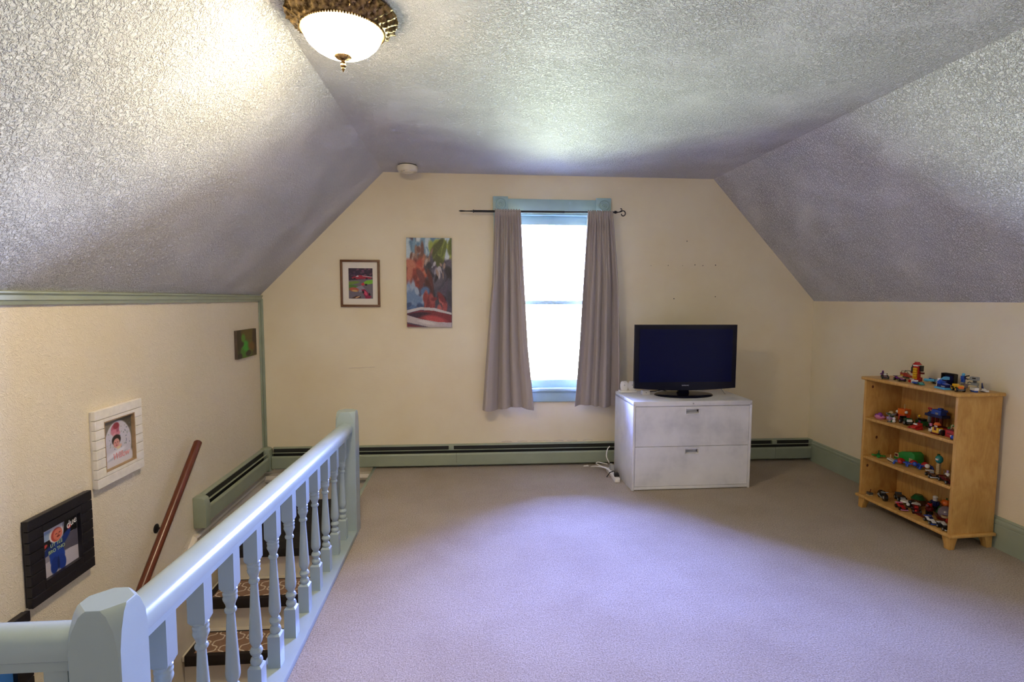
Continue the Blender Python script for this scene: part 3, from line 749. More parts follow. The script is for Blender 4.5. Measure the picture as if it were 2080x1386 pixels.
# framed race picture on the back wall
pf = thing('framed_picture', 'brown framed picture of racing cars with a cream mount on the back wall', 'picture frame', (-0.909, D, 1.588))
w, h, q = 0.327, 0.396, 0.019
for a in ((-w/2, w/2, h/2-q, h/2), (-w/2, w/2, -h/2, -h/2+q), (-w/2, -w/2+q, -h/2+q, h/2-q), (w/2-q, w/2, -h/2+q, h/2-q)):
    MB().box(a[0], a[1], -0.022, 0, a[2], a[3]).build('frame_rail', M['brownframe'], pf, bevel=0.002)
MB().box(-w/2+q, w/2-q, -0.008, -0.001, -h/2+q, h/2-q).build('mount', M['mat'], pf)
ops = [('p','#6d6670',[(0,0),(1,0),(1,0.66),(0,0.60)]),('e','#4f7a34',0.12,0.36,0.36,0.10,-0.1,0.3),('e','#6e8a3c',0.15,0.52,0.3,0.05,0.1,0.4),
       ('p','#a02840',[(0.12,0.70),(0.45,0.78),(0.95,0.72),(0.95,0.66),(0.2,0.64)]),('e','#d8c8d0',0.36,0.74,0.06,0.025,0,0.3),('p','#c9b8c0',[(0.55,0.76),(1,0.72),(1,0.70),(0.6,0.74)]),('e','#3a2030',0.25,0.66,0.05,0.03,0,0.3),('e','#3a2030',0.75,0.66,0.05,0.03,0,0.3),
       ('p','#78b838',[(0.62,0.54),(0.75,0.60),(1,0.62),(1,0.50),(0.66,0.46)]),('p','#b83040',[(0.50,0.48),(0.62,0.54),(0.68,0.46),(0.58,0.42)]),('e','#202028',0.72,0.46,0.05,0.035,0,0.3),
       ('p','#8a8490',[(0.3,0.38),(0.55,0.44),(0.7,0.30),(0.45,0.20)]),('e','#b05a44',0.22,0.30,0.20,0.07,-0.1,0.3),('e','#c8a060',0.25,0.26,0.12,0.03,-0.1,0.4),
       ('p','#8a2048',[(0.52,0.30),(0.66,0.32),(0.95,0.06),(0.86,0),(0.70,0)]),('e','#d85070',0.70,0.18,0.05,0.09,0.7,0.3),('e','#201820',0.60,0.22,0.04,0.05,0.6,0.3),('e','#201820',0.86,0.14,0.04,0.05,0.6,0.3),
       ('p','#4a3430',[(0.08,0.0),(0.3,0.10),(0.5,0.08),(0.5,0.02),(0.3,0.0)]),('e','#caa080',0.36,0.05,0.10,0.02,0.3,0.4)]
for i in range(26): ops.append(('e', r_.choice(['#43304a','#2c2034','#5a3c50','#70405c']), r_.random(), r_.uniform(0.76, 1), 0.05, 0.02, 0, 0.5))
link('print', painted_mesh('print', 0.200, 0.256, 100, 128, layers('#38283e', ops, 0.03, 4), M['print']), pf, (0.003, -0.0085, -0.0005))
# tall canvas (a plain abstract stand-in)
cv = thing('tall_canvas', 'tall unframed canvas of blue, green, red and charcoal shapes beside the window', 'canvas', (-0.331, D, 1.597))
w, h = 0.379, 0.753
MB().box(-w/2, w/2, -0.032, 0, -h/2, h/2).build('stretcher', plain('canvas_grey_side', (0.25, 0.24, 0.26), 0.7, var=0.2), cv)
ra = random.Random(12); ops = []
def sc_(n, pal, x0, x1, y0, y1, s0, s1, asp=0.5, soft=0.5):
    for i in range(n): ops.append(('e', ra.choice(pal), ra.uniform(x0,x1), ra.uniform(y0,y1), ra.uniform(s0,s1), ra.uniform(s0,s1)*asp, ra.uniform(0,3), soft))
sc_(40, ['#8fb0c2','#b4c8cf','#7396ad','#c6d0d0','#5d7f99'], 0,1,.80,1, .05,.16)
sc_(26, ['#7c8a3c','#8f9c48','#5e6a30','#a0a654','#4a5228'], .55,1,.74,.95, .05,.13)
sc_(16, ['#9a8478','#8a6a5c','#b09a90','#6e4a40'], .10,.55,.70,.90, .04,.10)
sc_(34, ['#a8463a','#8c3830','#c05c44','#70302c','#b8705a'], 0,.42,.45,.72, .05,.14)
sc_(44, ['#3c3a46','#2a2834','#4c4a58','#5a5664','#221f2a'], .48,1,.28,.70, .05,.15)
sc_(12, ['#8c8a96','#b0aab0','#9c8478'], .55,.9,.55,.72, .02,.06)
sc_(10, ['#5a2e30','#6e3a3c','#4a2628'], .32,.55,.38,.58, .06,.12)
sc_(26, ['#6a84a8','#54709a','#8298b8','#3c4f74','#9aa8bc'], 0,.45,.20,.44, .05,.13)
sc_(18, ['#9c4a48','#8a3a3c','#b4605a','#742e34'], .38,.88,.18,.34, .04,.11)
ops += [('p','#c4c0c0',[(0,.19),(.30,.225),(.62,.215),(1,.16),(1,.14),(.6,.185),(.3,.195),(0,.155)]), ('p','#7c3038',[(0,.15),(.3,.19),(.6,.18),(1,.135),(1,.05),(0,.05)]), ('e','#3c2434',0.22,0.135,0.28,0.03,0.05,0.5), ('e','#b44a4c',0.62,0.085,0.26,0.04,-0.1,0.6),
        ('p','#b8aeae',[(0,.135),(.3,.09),(.7,.055),(1,.05),(1,0),(.5,0),(0,.055)]), ('e','#d0c8c6',0.45,0.05,0.2,0.02,-0.1,0.6), ('p','#6c2c34',[(0,0),(.38,0),(0,.04)])]
link('picture', painted_mesh('picture', w, h, 120, 230, layers('#50485a', ops, 0.05, 9), M['print']), cv, (0, -0.0325, 0))

# ------------------------------------------------------------------ lateral file cabinet
CWD, CD, CH = 0.941, 0.49, 0.69
cb = thing('file_cabinet', 'white two drawer steel file cabinet under the television', 'cabinet', (1.2406, 3.9962, 0), 0.0127)
MB().box(0, 0.018, 0, CD, 0, CH-0.02).box(CWD-0.018, CWD, 0, CD, 0, CH-0.02).box(0.018, CWD-0.018, CD-0.012, CD, 0, CH-0.02).box(0.018, CWD-0.018, 0, CD-0.012, 0.006, 0.028).build('body', M['cab'], cb, bevel=0.0015)
MB().box(0, CWD, 0, CD, CH-0.038, CH).build('top', M['cab'], cb, bevel=0.003)
MB().cyl((0.47, 0.001, CH-0.019), (0.47, -0.002, CH-0.019), 0.006, 14).build('lock', M['greyplastic'], cb)
for z0, z1 in ((0.031, 0.338), (0.341, 0.649)):
    d = thing('drawer', None, None, (0, 0, 0)); d.parent = cb
    x0, x1 = 0.021, CWD-0.021; c = CWD/2-0.003; hw, hh = 0.052, 0.034
    zt = z1-0.022; zb = zt-hh
    MB().box(x0, c-hw, 0.004, 0.022, z0, z1).box(c+hw, x1, 0.004, 0.022, z0, z1).box(c-hw, c+hw, 0.004, 0.022, z0, zb).box(c-hw, c+hw, 0.004, 0.022, zt, z1).build('drawer_front', M['cab'], d)
    MB().box(c-hw-0.008, c+hw+0.008, -0.0015, 0.004, zt, zt+0.016).box(c-hw-0.008, c-hw, -0.0015, 0.004, zb-0.008, zt).box(c+hw, c+hw+0.008, -0.0015, 0.004, zb-0.008, zt).box(c-hw, c+hw, -0.0015, 0.004, zb-0.008, zb).build('pull_rim', M['cab'], d, bevel=0.0012)
    MB().loft([[(x, 0.010, zb), (x, 0.045, zb+0.012), (x, 0.045, zt), (x, 0.049, zt), (x, 0.049, zb+0.008), (x, 0.010, zb-0.004)] for x in (c-hw, c+hw)]).build('pull_recess', M['cab'], d)

# ------------------------------------------------------------------ television
tv = thing('television', 'black flat screen television standing on the white file cabinet', 'television', (1.735, 4.262, CH))
TW, Z0, Z1 = 0.836, 0.050, 0.572
n = 24
front = []
for i in range(n+1):
    x = -TW/2+TW*i/n; front.append((x, Z0-0.018*(1-(2*x/TW)**2)+0.012))
front += [(TW/2, Z1), (-TW/2, Z1)]
def inset(pts, s, cz=0.31): return [(x*s, cz+(z-cz)*s) for x, z in pts]
mb = MB().loft([[(x, -0.028, z) for x, z in inset(front, 0.996)], [(x, -0.032, z) for x, z in front] , [(x, -0.002, z) for x, z in front], [(x, 0.006, z) for x, z in inset(front, 0.985)], [(x, 0.045, z) for x, z in inset(front, 0.72)]])
mb.build('casing', M['tvbody'], tv, smooth=0.5)
MB().box(-TW/2+0.036, TW/2-0.036, -0.0335, -0.030, Z0+0.062, Z1-0.036).build('screen', M['screen'], tv)
link('lettering', text_mesh('SAMSUNG', 0.0125, M['silver'], 0, 1.05), tv, (0.0, -0.0335, Z0+0.034), (PI/2, 0, 0))
MB().loft([[(-0.048,-0.005,0.010),(0.048,-0.005,0.010),(0.048,0.035,0.010),(-0.048,0.035,0.010)], [(-0.036,-0.010,0.07),(0.036,-0.010,0.07),(0.036,0.030,0.07),(-0.036,0.030,0.07)]]).build('stand_neck', M['tvbody'], tv, bevel=0.004)
MB().lathe([(0.0,0.001),(1.0,0.001),(1.0,0.006),(0.97,0.012),(0.80,0.0145),(0.0,0.016)], 56).build('stand_base', M['tvbody'], tv, smooth=0.5).scale = (0.238, 0.150, 1)

# small devices on the cabinet
r = thing('twin_dock', 'small white two-lobed charging dock on the cabinet beside the curtain', 'charger', (1.322, 4.42, CH), 0.02)
MB().box(-0.072, 0.072, -0.03, 0.035, 0.0005, 0.018).build('base', M['white'], r, bevel=0.006)
for s in (-1, 1):
    b = MB().loft([[(s*0.033+0.033*math.cos(a)*(0.6 if abs(math.sin(a))>0.95 else 1), y, 0.055+0.040*max(-1, min(1, 1.25*math.sin(a)))) for a in [2*PI*k/20 for k in range(20)]] for y in (-0.012, 0.006)]).build('face_panel', M['white'], r, bevel=0.003)
    MB().cyl((s*0.033, -0.0118, 0.062), (s*0.033, -0.0135, 0.062), 0.0045, 10).build('indicator', M['greyplastic'], b)
r = thing('adapter_box', 'small white adapter box on the cabinet under the left of the television', 'adapter', (1.435, 4.31, CH), 0.05)
MB().box(-0.032, 0.032, -0.02, 0.02, 0.0005, 0.034).build('case', M['white'], r, bevel=0.003)
MB().cyl((0.0, -0.0195, 0.018), (0.0, -0.0215, 0.018), 0.004, 10).build('port', M['greyplastic'], r)
tag(MB().tube([(0,0,0.004),(0.05,-0.01,0.004),(0.11,0.015,0.004),(0.17,0.02,0.012),(0.20,-0.005,0.006),(0.22,-0.02,0.004)], 0.0035, 8).build('black_cable', M['black'], None, smooth=1, loc=(1.455, 4.43, CH)), 'thin black cable lying on the cabinet behind the television foot', 'cable')
tag(MB().tube([(0,0,0.004),(-0.012,0.03,0.03),(-0.025,0.05,0.055)], 0.003, 8).build('grey_wire', M['greyplastic'], None, smooth=1, loc=(2.085, 4.26, CH)), 'short grey wire behind the right lower corner of the television', 'wire')
tag(MB().tube([(0.0,0,0),(0.002,0.006,0.15),(-0.003,0.010,0.30),(-0.006,0.012,0.44)], 0.0035, 8).build('antenna_cable', M['black'], None, smooth=1, loc=(1.318, D-0.016, 0.80)), 'thin black cable running up the wall beside the right curtain', 'cable')

# power strip with plugs and cords on the floor
ps = thing('power_strip', 'white power strip on the carpet against the file cabinet', 'power strip', (1.185, 4.32, 0), 0.0)
MB().box(-0.021, 0.021, -0.13, 0.16, 0.001, 0.036).build('housing', M['white'], ps, bevel=0.005)
for k in range(4):
    MB().box(-0.007, 0.007, -0.085+0.06*k-0.007, -0.085+0.06*k+0.007, 0.0358, 0.0365).build('socket', M['greyplastic'], ps)
tag(MB().box(-0.016, 0.016, -0.018, 0.014, 0, 0.028).box(-0.020, 0.020, -0.022, -0.012, 0, 0.016).tube([(0,0.012,0.018),(-0.01,0.035,0.03),(-0.035,0.06,0.012),(-0.06,0.07,-0.030)], 0.0042, 8).build('black_plug', M['black'], None, bevel=0.0, loc=(1.188, 4.245, 0.037)), 'black plug and cord pushed into the white power strip', 'plug')
tag(MB().loft([[(-0.016,-0.03,0),(0.016,-0.03,0),(0.016,0.03,0),(-0.016,0.03,0)],[(-0.012,-0.024,0.055),(0.012,-0.024,0.055),(0.012,0.024,0.055),(-0.012,0.024,0.055)]]).build('grey_adapter', M['greyplastic'], None, bevel=0.003, loc=(1.187, 4.385, 0.037)), 'grey wedge-shaped adapter plugged into the power strip', 'adapter')
for i, (pts, lab) in enumerate([
    ([(0,0,0.045),(-0.05,0.06,0.06),(-0.10,0.14,0.05),(-0.13,0.20,0.03),(-0.11,0.23,0.02),(-0.06,0.20,0.03),(-0.01,0.13,0.04)], 'white cord looping left from the power strip toward the heater'),
    ([(0.0,0.05,0.045),(-0.04,0.10,0.05),(-0.09,0.18,0.06),(-0.06,0.22,0.06),(0.0,0.16,0.06)], 'shorter white cord looped behind the power strip'),
    ([(0.0,0.10,0.09),(-0.02,0.12,0.14),(-0.005,0.15,0.19),(0.018,0.16,0.215)], 'white cord rising from the grey adapter behind the file cabinet')]):
    # smooth the path
    P = [Vector(p) for p in pts]; Q = []
    for a in range(len(P)-1):
        p0 = P[max(a-1,0)]; p1_ = P[a]; p2 = P[a+1]; p3 = P[min(a+2,len(P)-1)]
        for k in range(6):
            s = k/6; Q.append(0.5*((2*p1_)+(-p0+p2)*s+(2*p0-5*p1_+4*p2-p3)*s*s+(-p0+3*p1_-3*p2+p3)*s**3))
    Q.append(P[-1])
    tag(MB().tube(Q, 0.0042, 8).build('white_cord', M['white'], None, smooth=1, loc=(1.178, 4.33, 0.0)), lab, 'cord', 'white cords by the power strip')
tag(MB().loft([[(0,0,0.001),(0.05,0.004,0.001),(0.052,0.02,0.001),(0.004,0.018,0.001)],[(0.004,0.003,0.008),(0.042,0.006,0.012),(0.044,0.016,0.010),(0.008,0.015,0.006)]]).build('paper_scrap', M['white'], None, loc=(1.00, 4.625, 0.0)), 'tiny white paper scrap on the carpet below the heater', 'scrap')

# ------------------------------------------------------------------ bookcase
BX, BY, BT, BW, BD, BH, BB = 2.8047, 2.8897, 0.0615, 0.6986, 0.2951, 0.9307, 0.095
bk = thing('bookcase', 'low pine bookcase full of brick toys against the right wall', 'bookcase', (BX, BY, 0), BT)
MB().box(-0.016, BD, -0.018, BW+0.018, BH-0.022, BH).build('top_board', M['pine'], bk, bevel=0.008, bseg=3)
MB().box(-0.016, BD, -0.018, BW+0.018, BB-0.020, BB).build('base_board', M['pine'], bk, bevel=0.007, bseg=3)
for y0 in (0, BW-0.020): MB().box(0, BD-0.004, y0, y0+0.020, BB, BH-0.022).build('side_panel', M['pine'], bk, bevel=0.002)
for k in range(6):
    a = 0.020+(BW-0.040)/6*k
    MB().box(BD-0.014, BD-0.006, a+0.0006, a+(BW-0.040)/6-0.0006, BB, BH-0.022).build('back_board', M['pine'], bk)
for z in (0.6475, 0.3758): MB().box(0.002, BD-0.014, 0.020, BW-0.020, z-0.018, z).build('shelf', M['pine'], bk, bevel=0.002)
def foot(fx, fy, dx, dy):
    z1 = BB-0.020
    def sq(z, w): return [(fx, fy, z), (fx+w*dx, fy, z), (fx+w*dx, fy+w*dy, z), (fx, fy+w*dy, z)]
    mb = MB().loft([sq(0.0, 0.036), sq(0.012, 0.037), sq(0.030, 0.041), sq(0.050, 0.047), sq(z1, 0.056)])
    mb.build('foot', M['pine'], bk, bevel=0.003)
foot(0.0, 0.0, 1, 1); foot(0.0, BW, 1, -1); foot(BD-0.006, 0.0, -1, 1); foot(BD-0.006, BW, -1, -1)
mb = MB()
for y, x, z in ((0.679, 0.10, 0.50), (0.679, 0.05, 0.86), (0.679, 0.04, 0.30)): mb.ball(x, y-0.0004, z, 0.009, 10, 1.2, 1, 0.05)
mb.build('knot', plain('dark_pine_knot', (0.14, 0.05, 0.02), 0.4, var=0.1), bk)

# ------------------------------------------------------------------ brick toys
SH = {'top': BH, 'upper': 0.6475, 'middle': 0.3758, 'bottom': BB}
def toy_at(name, label, cat, shelf, u, v, rot, group):
    global cm
    cm = 0.0106 if shelf == 'top' else 0.0122
    z = SH[shelf]+0.0006
    x = BX+v*math.cos(BT)-u*math.sin(BT); y = BY+v*math.sin(BT)+u*math.cos(BT)
    return thing(name, label, cat, (x, y, z), BT+rot, group)
cm = 0.01
def P_(t, name, c, *prims):
    mb = MB()
    for p in prims:
        k = p[0]; a = [q*cm if isinstance(q, (int, float)) else q for q in p[1:]]
        if k == 'b': mb.bc(*a[:6])
        elif k == 's':                      # box with studs on top
            mb.bc(*a[:6]); x, y, z, sx, sy, sz = a[:6]
            nx, ny = max(1, round(sx/0.008)), max(1, round(sy/0.008))
            for i in range(nx):
                for j in range(ny):
                    mb.lathe([(0.0024,0),(0.0024,0.0017)], 8, (x-sx/2+(i+0.5)*sx/nx, y-sy/2+(j+0.5)*sy/ny, z+sz))
        elif k == 'w':                      # wedge: low at +x, full height at -x
            x, y, z, sx, sy, sz = a[:6]
            mb.prism([(x-sx/2, z), (x+sx/2, z), (x+sx/2, z+sz*0.3), (x-sx/2, z+sz)], 'y', y-sy/2, y+sy/2)
        elif k == 'c': mb.lathe([(a[3], 0), (a[3], a[4])], 14, (a[0], a[1], a[2]))
        elif k == 'k': mb.lathe([(a[3], 0), (a[5], a[4])], 14, (a[0], a[1], a[2]))
        elif k == 'o': mb.ball(a[0], a[1], a[2], a[3], 12, p[5] if len(p) > 5 else 1.0)
        elif k == 'y': mb.cyl((a[0], a[1]-a[4]/2, a[2]), (a[0], a[1]+a[4]/2, a[2]), a[3], 14)
        elif k == 't': mb.tube([tuple(q*cm for q in pt) for pt in p[1]], p[2]*cm, 8)
    return mb.build(name, tm(c), t, bevel=0.0004 if len(prims) < 4 and all(q[0] in 'bw' for q in prims) else 0.0, smooth=0.6, bseg=1)
def wheels(t, xs, hy, r, tyre='black', hub='grey'):
    for x in xs:
        for s in (-1, 1):
            w = P_(t, 'wheel', tyre, ('y', x, s*hy, r, r, 0.8))
            P_(w, 'hub', hub, ('y', x, s*(hy+0.12), r, r*0.5, 0.7))
GT, GU, GM, GB = 'brick toys on the bookcase top', 'brick toys on the upper shelf', 'brick toys on the middle shelf', 'brick toys on the bottom shelf'
def racer(label, shelf, u, v, rot, g, c1, c2, c3, L=8.0, hub='grey'):
    t = toy_at('toy_racer', label, 'toy car', shelf, u, v, rot, g)
    P_(t, 'chassis', 'black', ('b', 0, 0, 0.6, L, 2.4, 0.6))
    P_(t, 'body', c1, ('w', L*0.18, 0, 1.2, L*0.5, 1.8, 1.2), ('b', -L*0.22, 0, 1.2, L*0.36, 2.4, 1.3))
    P_(t, 'cockpit', c2, ('s', -L*0.05, 0, 2.0, 1.6, 1.6, 0.9))
    P_(t, 'spoiler', c3, ('b', -L*0.42, 0, 2.4, 1.2, 3.4, 0.35), ('b', -L*0.42, 0.8, 1.2, 0.4, 0.3, 1.3), ('b', -L*0.42, -0.8, 1.2, 0.4, 0.3, 1.3))
    P_(t, 'front_wing', c3, ('b', L*0.47, 0, 0.6, 1.0, 3.4, 0.35))
    wheels(t, (-L*0.3, L*0.3), 1.6, 0.95, 'black', hub); return t
def truck(label, shelf, u, v, rot, g, c1, c2, c3, L=7.0, r=1.1, hub='grey'):
    t = toy_at('toy_truck', label, 'toy truck', shelf, u, v, rot, g)
    P_(t, 'chassis', 'dkgrey', ('b', 0, 0, 0.9, L, 2.6, 0.7))
    P_(t, 'cab', c1, ('s', L*0.22, 0, 1.6, L*0.34, 3.0, 1.9)); P_(t, 'windscreen', c2, ('w', L*0.42, 0, 2.0, 1.2, 2.4, 1.5))
    P_(t, 'bed', c3, ('w', -L*0.22, 0, 1.6, L*0.5, 3.2, 1.6), ('b', -L*0.44, 0, 1.6, 0.5, 3.2, 2.2))
    wheels(t, (-L*0.3, L*0.3), 1.7, r, 'black', hub); return t
def fig(label, shelf, u, v, rot, g, legs, torso, head, hat, s=1.0, acc=None):
    t = toy_at('toy_figure', label, 'toy figure', shelf, u, v, rot, g)
    P_(t, 'leg', legs, ('b', 0, -0.42*s, 0, 0.9*s, 0.75*s, 1.4*s)); P_(t, 'leg', legs, ('b', 0, 0.42*s, 0, 0.9*s, 0.75*s, 1.4*s))
    P_(t, 'torso', torso, ('b', 0, 0, 1.4*s, 0.9*s, 1.6*s, 1.3*s)); P_(t, 'arm', torso, ('t', [(0, -0.8*s, 2.5*s), (0.2*s, -1.15*s, 2.0*s), (0.8*s, -1.15*s, 1.7*s)], 0.26*s)); P_(t, 'arm', torso, ('t', [(0, 0.8*s, 2.5*s), (0.2*s, 1.15*s, 2.0*s), (0.8*s, 1.15*s, 1.7*s)], 0.26*s))
    P_(t, 'head', head, ('c', 0, 0, 2.72*s, 0.5*s, 0.95*s)); P_(t, 'headgear', hat, ('o', 0, 0, 3.62*s, 0.62*s, 0.7))
    if acc: P_(t, 'accessory', acc, ('t', [(0.9*s, -1.15*s, 0.9*s), (0.9*s, -1.15*s, 3.4*s)], 0.14*s))
    return t
def plane(label, shelf, u, v, rot, g, c1, c2, c3, L=7.0, z=0.3):
    t = toy_at('toy_plane', label, 'toy plane', shelf, u, v, rot, g)
    P_(t, 'fuselage', c1, ('w', L*0.2, 0, z, L*0.6, 1.6, 1.6), ('b', -L*0.3, 0, z, L*0.4, 1.6, 1.2))
    for s in (-1, 1): P_(t, 'wing', c2, ('s', -L*0.08, s*2.0, z+0.3, 2.2, 2.6, 0.4))
    P_(t, 'tail_fin', c3, ('w', -L*0.42, 0, z+1.0, 1.6, 0.5, 1.8)); P_(t, 'canopy', c3, ('o', L*0.02, 0, z+1.4, 0.8, 0.8)); P_(t, 'skid', 'dkgrey', ('b', 0, -0.6, 0, L*0.5, 0.4, z+0.02), ('b', 0, 0.6, 0, L*0.5, 0.4, z+0.02)); return t

FR = PI          # local +x points out of the bookcase front when rotated by pi
SD = PI/2        # local +x points along the shelf, away from the viewer
# ---- on the top board
fig('tiny dark purple toy figure alone at the far end of the bookcase top', 'top', .655, .10, FR, GT, 'navy', 'purple', 'navy', 'purple', 1.05)
racer('dark red and black brick racer nearest the lone purple figure', 'top', .590, .058, FR+.9, GT, 'dkred', 'white', 'black', 11.0)
racer('black and purple brick racer with tan cockpit in front of the red tower', 'top', .475, .062, FR+1.2, GT, 'purple', 'tan', 'black', 10.0)
t = toy_at('toy_tower', 'tall red brick tower with yellow ladder on the bookcase top', 'toy building', 'top', .455, .165, FR+.25, GT)
P_(t, 'base', 'red', ('w', 0.5, 0, 0, 5.5, 4.6, 2.4)); P_(t, 'shaft', 'red', ('b', -0.4, 0, 1.5, 2.6, 3.0, 8.0)); P_(t, 'roof', 'red', ('k', -0.2, 0, 10.3, 2.6, 1.0, 1.6), ('c', -0.2, 0, 11.3, 1.3, 0.7)); P_(t, 'fascia', 'white', ('b', 0.2, 0, 9.4, 2.8, 2.8, 0.9))
for i in range(5): P_(t, 'ladder_step', 'yellow', ('b', 1.5-0.0*i, 0, 1.4+1.45*i, 1.0, 2.2, 1.15))
for s in (-1, 1): P_(t, 'engine_block', 'black', ('b', -1.0, s*2.3, 6.2, 1.8, 1.4, 3.6))
P_(t, 'cross_beam', 'dkred', ('b', -1.0, 0, 4.6, 1.6, 7.2, 1.1))
P_(t, 'chimney', 'black', ('c', -1.0, -3.3, 5.6, 0.55, 2.9))
t = toy_at('toy_aircraft', 'long red brick aircraft with black rails behind the red tower', 'toy plane', 'top', .585, .215, FR+1.25, GT)
P_(t, 'hull', 'red', ('w', 2.4, 0, 1.2, 6.5, 2.2, 2.2), ('b', -2.6, 0, 1.2, 4.4, 2.6, 2.0)); P_(t, 'trim_plate', 'yellow', ('b', -2.2, -1.35, 1.4, 3.0, 0.15, 0.5)); P_(t, 'support', 'dkgrey', ('b', 0, 0, 0, 4.0, 2.0, 1.2))
P_(t, 'rail_bar', 'black', ('t', [(-4, -1, 3.0), (-3.4, -1, 4.4), (2.6, -1, 4.6), (5.2, -1, 3.4)], 0.16)); P_(t, 'rail_bar', 'dkgreen', ('t', [(-4, 1, 3.0), (-3.4, 1, 4.6), (2.2, 1, 5.0), (5.0, 1, 4.0)], 0.2))
t = toy_at('toy_spaceship', 'flat teal, blue, white and red brick spaceship at the bookcase front edge', 'toy spaceship', 'top', .335, .050, FR+1.35, GT)
P_(t, 'hull', 'dkgreen', ('b', 0, 0, 0.4, 8.5, 2.6, 0.9)); P_(t, 'nose', 'teal', ('w', 4.6, 0, 0.4, 2.6, 2.4, 1.3)); P_(t, 'wing', 'blue', ('s', 1.2, -1.6, 0.8, 4.0, 1.4, 0.6)); P_(t, 'wing', 'navy', ('s', 1.2, 1.6, 0.8, 4.0, 1.4, 0.6)); P_(t, 'band', 'white', ('b', -1.8, 0, 0.3, 1.5, 3.2, 1.9)); P_(t, 'engine', 'red', ('b', -3.9, -0.9, 0.5, 2.6, 1.3, 1.5)); P_(t, 'engine', 'red', ('b', -4.1, 0.9, 1.0, 3.0, 1.3, 1.8)); P_(t, 'stripe', 'white', ('b', -3.9, 0, 2.3, 2.4, 1.6, 0.4)); P_(t, 'foot_plate', 'black', ('b', 0, 0, 0, 3.0, 1.5, 0.4))
t = toy_at('toy_slide', 'light blue curved brick slide running across the bookcase top', 'toy track', 'top', .330, .185, FR+1.5, GT)
pts = [(7.0, 0, 4.6), (5.6, 0.1, 4.2), (3.6, 0.2, 2.9), (1.2, 0.2, 2.1), (-1.6, 0, 1.7), (-4.6, -0.4, 1.5), (-7.0, -1.2, 1.5)]
P_(t, 'track', 'sky', ('t', pts, 0.95)); P_(t, 'top_block', 'sky', ('s', 7.0, 0, 3.6, 2.0, 2.4, 1.6)); P_(t, 'support', 'navy', ('b', 5.8, 0, 0, 1.4, 2.0, 3.6), ('b', 3.0, 0.2, 0, 1.2, 1.2, 2.2)); P_(t, 'support', 'black', ('b', 0, 0, 0, 3.0, 2.0, 1.3)); P_(t, 'support', 'tan', ('b', -3.6, -0.2, 0, 2.0, 1.6, 1.0)); P_(t, 'side_wing', 'blue', ('w', -3.2, 0.8, 2.0, 4.5, 1.4, 0.9))
t = toy_at('toy_box', 'open black and navy brick box standing behind the blue slide', 'toy building', 'top', .300, .252, FR, GT)
P_(t, 'back_wall', 'navy', ('b', -0.8, 0, 0, 0.8, 7.6, 6.2)); P_(t, 'side_wall', 'black', ('b', 0.4, -3.9, 0, 2.6, 0.7, 6.6)); P_(t, 'side_wall', 'black', ('b', 0.4, 3.9, 0, 2.6, 0.7, 6.6)); P_(t, 'lintel', 'black', ('s', 0, 0, 5.6, 2.2, 7.2, 1.0)); P_(t, 'base_plate', 'black', ('b', 0.2, 0, 0, 3.2, 7.0, 0.5))
fig('small white brick robot on a tan plate in front of the blue slide', 'top', .235, .105, FR, GT, 'white', 'grey', 'white', 'white', 1.25, 'black')
t = toy_at('toy_car', 'blue brick car on a light blue plate at the bookcase front edge', 'toy car', 'top', .150, .048, FR+1.4, GT)
P_(t, 'base_plate', 'sky', ('s', 0, 0, 0, 8.0, 4.0, 0.9)); P_(t, 'body', 'navy', ('b', 0, 0.2, 1.0, 6.4, 2.8, 1.7)); P_(t, 'cabin', 'blue', ('s', -1.6, 0.2, 2.7, 2.8, 2.6, 1.5)); P_(t, 'grille', 'grey', ('b', 1.6, -1.25, 1.3, 2.6, 0.25, 0.7)); P_(t, 'dome', 'blue', ('o', -2.2, 0, 4.0, 1.1)); P_(t, 'hood', 'blue', ('w', 2.0, 0.2, 2.6, 3.0, 2.6, 0.9))
truck('yellow brick truck with black wheels at the near end of the bookcase top', 'top', .060, .055, FR+1.1, GT, 'yellow', 'orange', 'yellow', 7.6, 1.35, 'yellow')
t = toy_at('toy_robot', 'blue brick robot with black blade arms standing on a grey perch', 'toy figure', 'top', .165, .200, FR, GT)
P_(t, 'perch', 'grey', ('b', 0, 0, 0, 3.0, 3.4, 0.8), ('b', 0, 0, 0.8, 1.4, 1.6, 2.6)); P_(t, 'leg', 'blue', ('b', 0, -0.5, 3.4, 1.1, 0.9, 1.6)); P_(t, 'leg', 'blue', ('b', 0, 0.5, 3.4, 1.1, 0.9, 1.6)); P_(t, 'torso', 'blue', ('b', 0, 0, 5.0, 1.4, 2.1, 2.0)); P_(t, 'head', 'sky', ('o', 0, 0, 7.7, 0.85, 1.1))
P_(t, 'blade', 'black', ('t', [(0.2, 0.9, 6.4), (0.4, 2.2, 7.2), (0.4, 3.8, 7.6)], 0.35)); P_(t, 'blade', 'black', ('t', [(0.2, 0.9, 5.6), (0.4, 2.2, 5.7), (0.4, 3.2, 5.4)], 0.3)); P_(t, 'rotor', 'smoke', ('c', 0.8, 1.8, 0.8, 1.5, 1.9))
t = toy_at('toy_walker', 'grey brick walker with boxy head and thin legs by the wall', 'toy robot', 'top', .105, .215, FR+.2, GT)
P_(t, 'head', 'grey', ('b', 0.4, 0, 5.2, 2.6, 3.6, 2.0)); P_(t, 'visor', 'black', ('b', 1.75, 0.4, 6.2, 0.15, 1.8, 0.6)); P_(t, 'neck', 'dkgrey', ('b', 0, 0, 3.6, 1.2, 1.4, 1.6)); P_(t, 'body', 'grey', ('s', 0, 0.2, 2.4, 2.2, 2.8, 1.4)); P_(t, 'gun', 'dkgrey', ('t', [(0.6, -1.8, 5.6), (0.8, -4.2, 5.5)], 0.22))
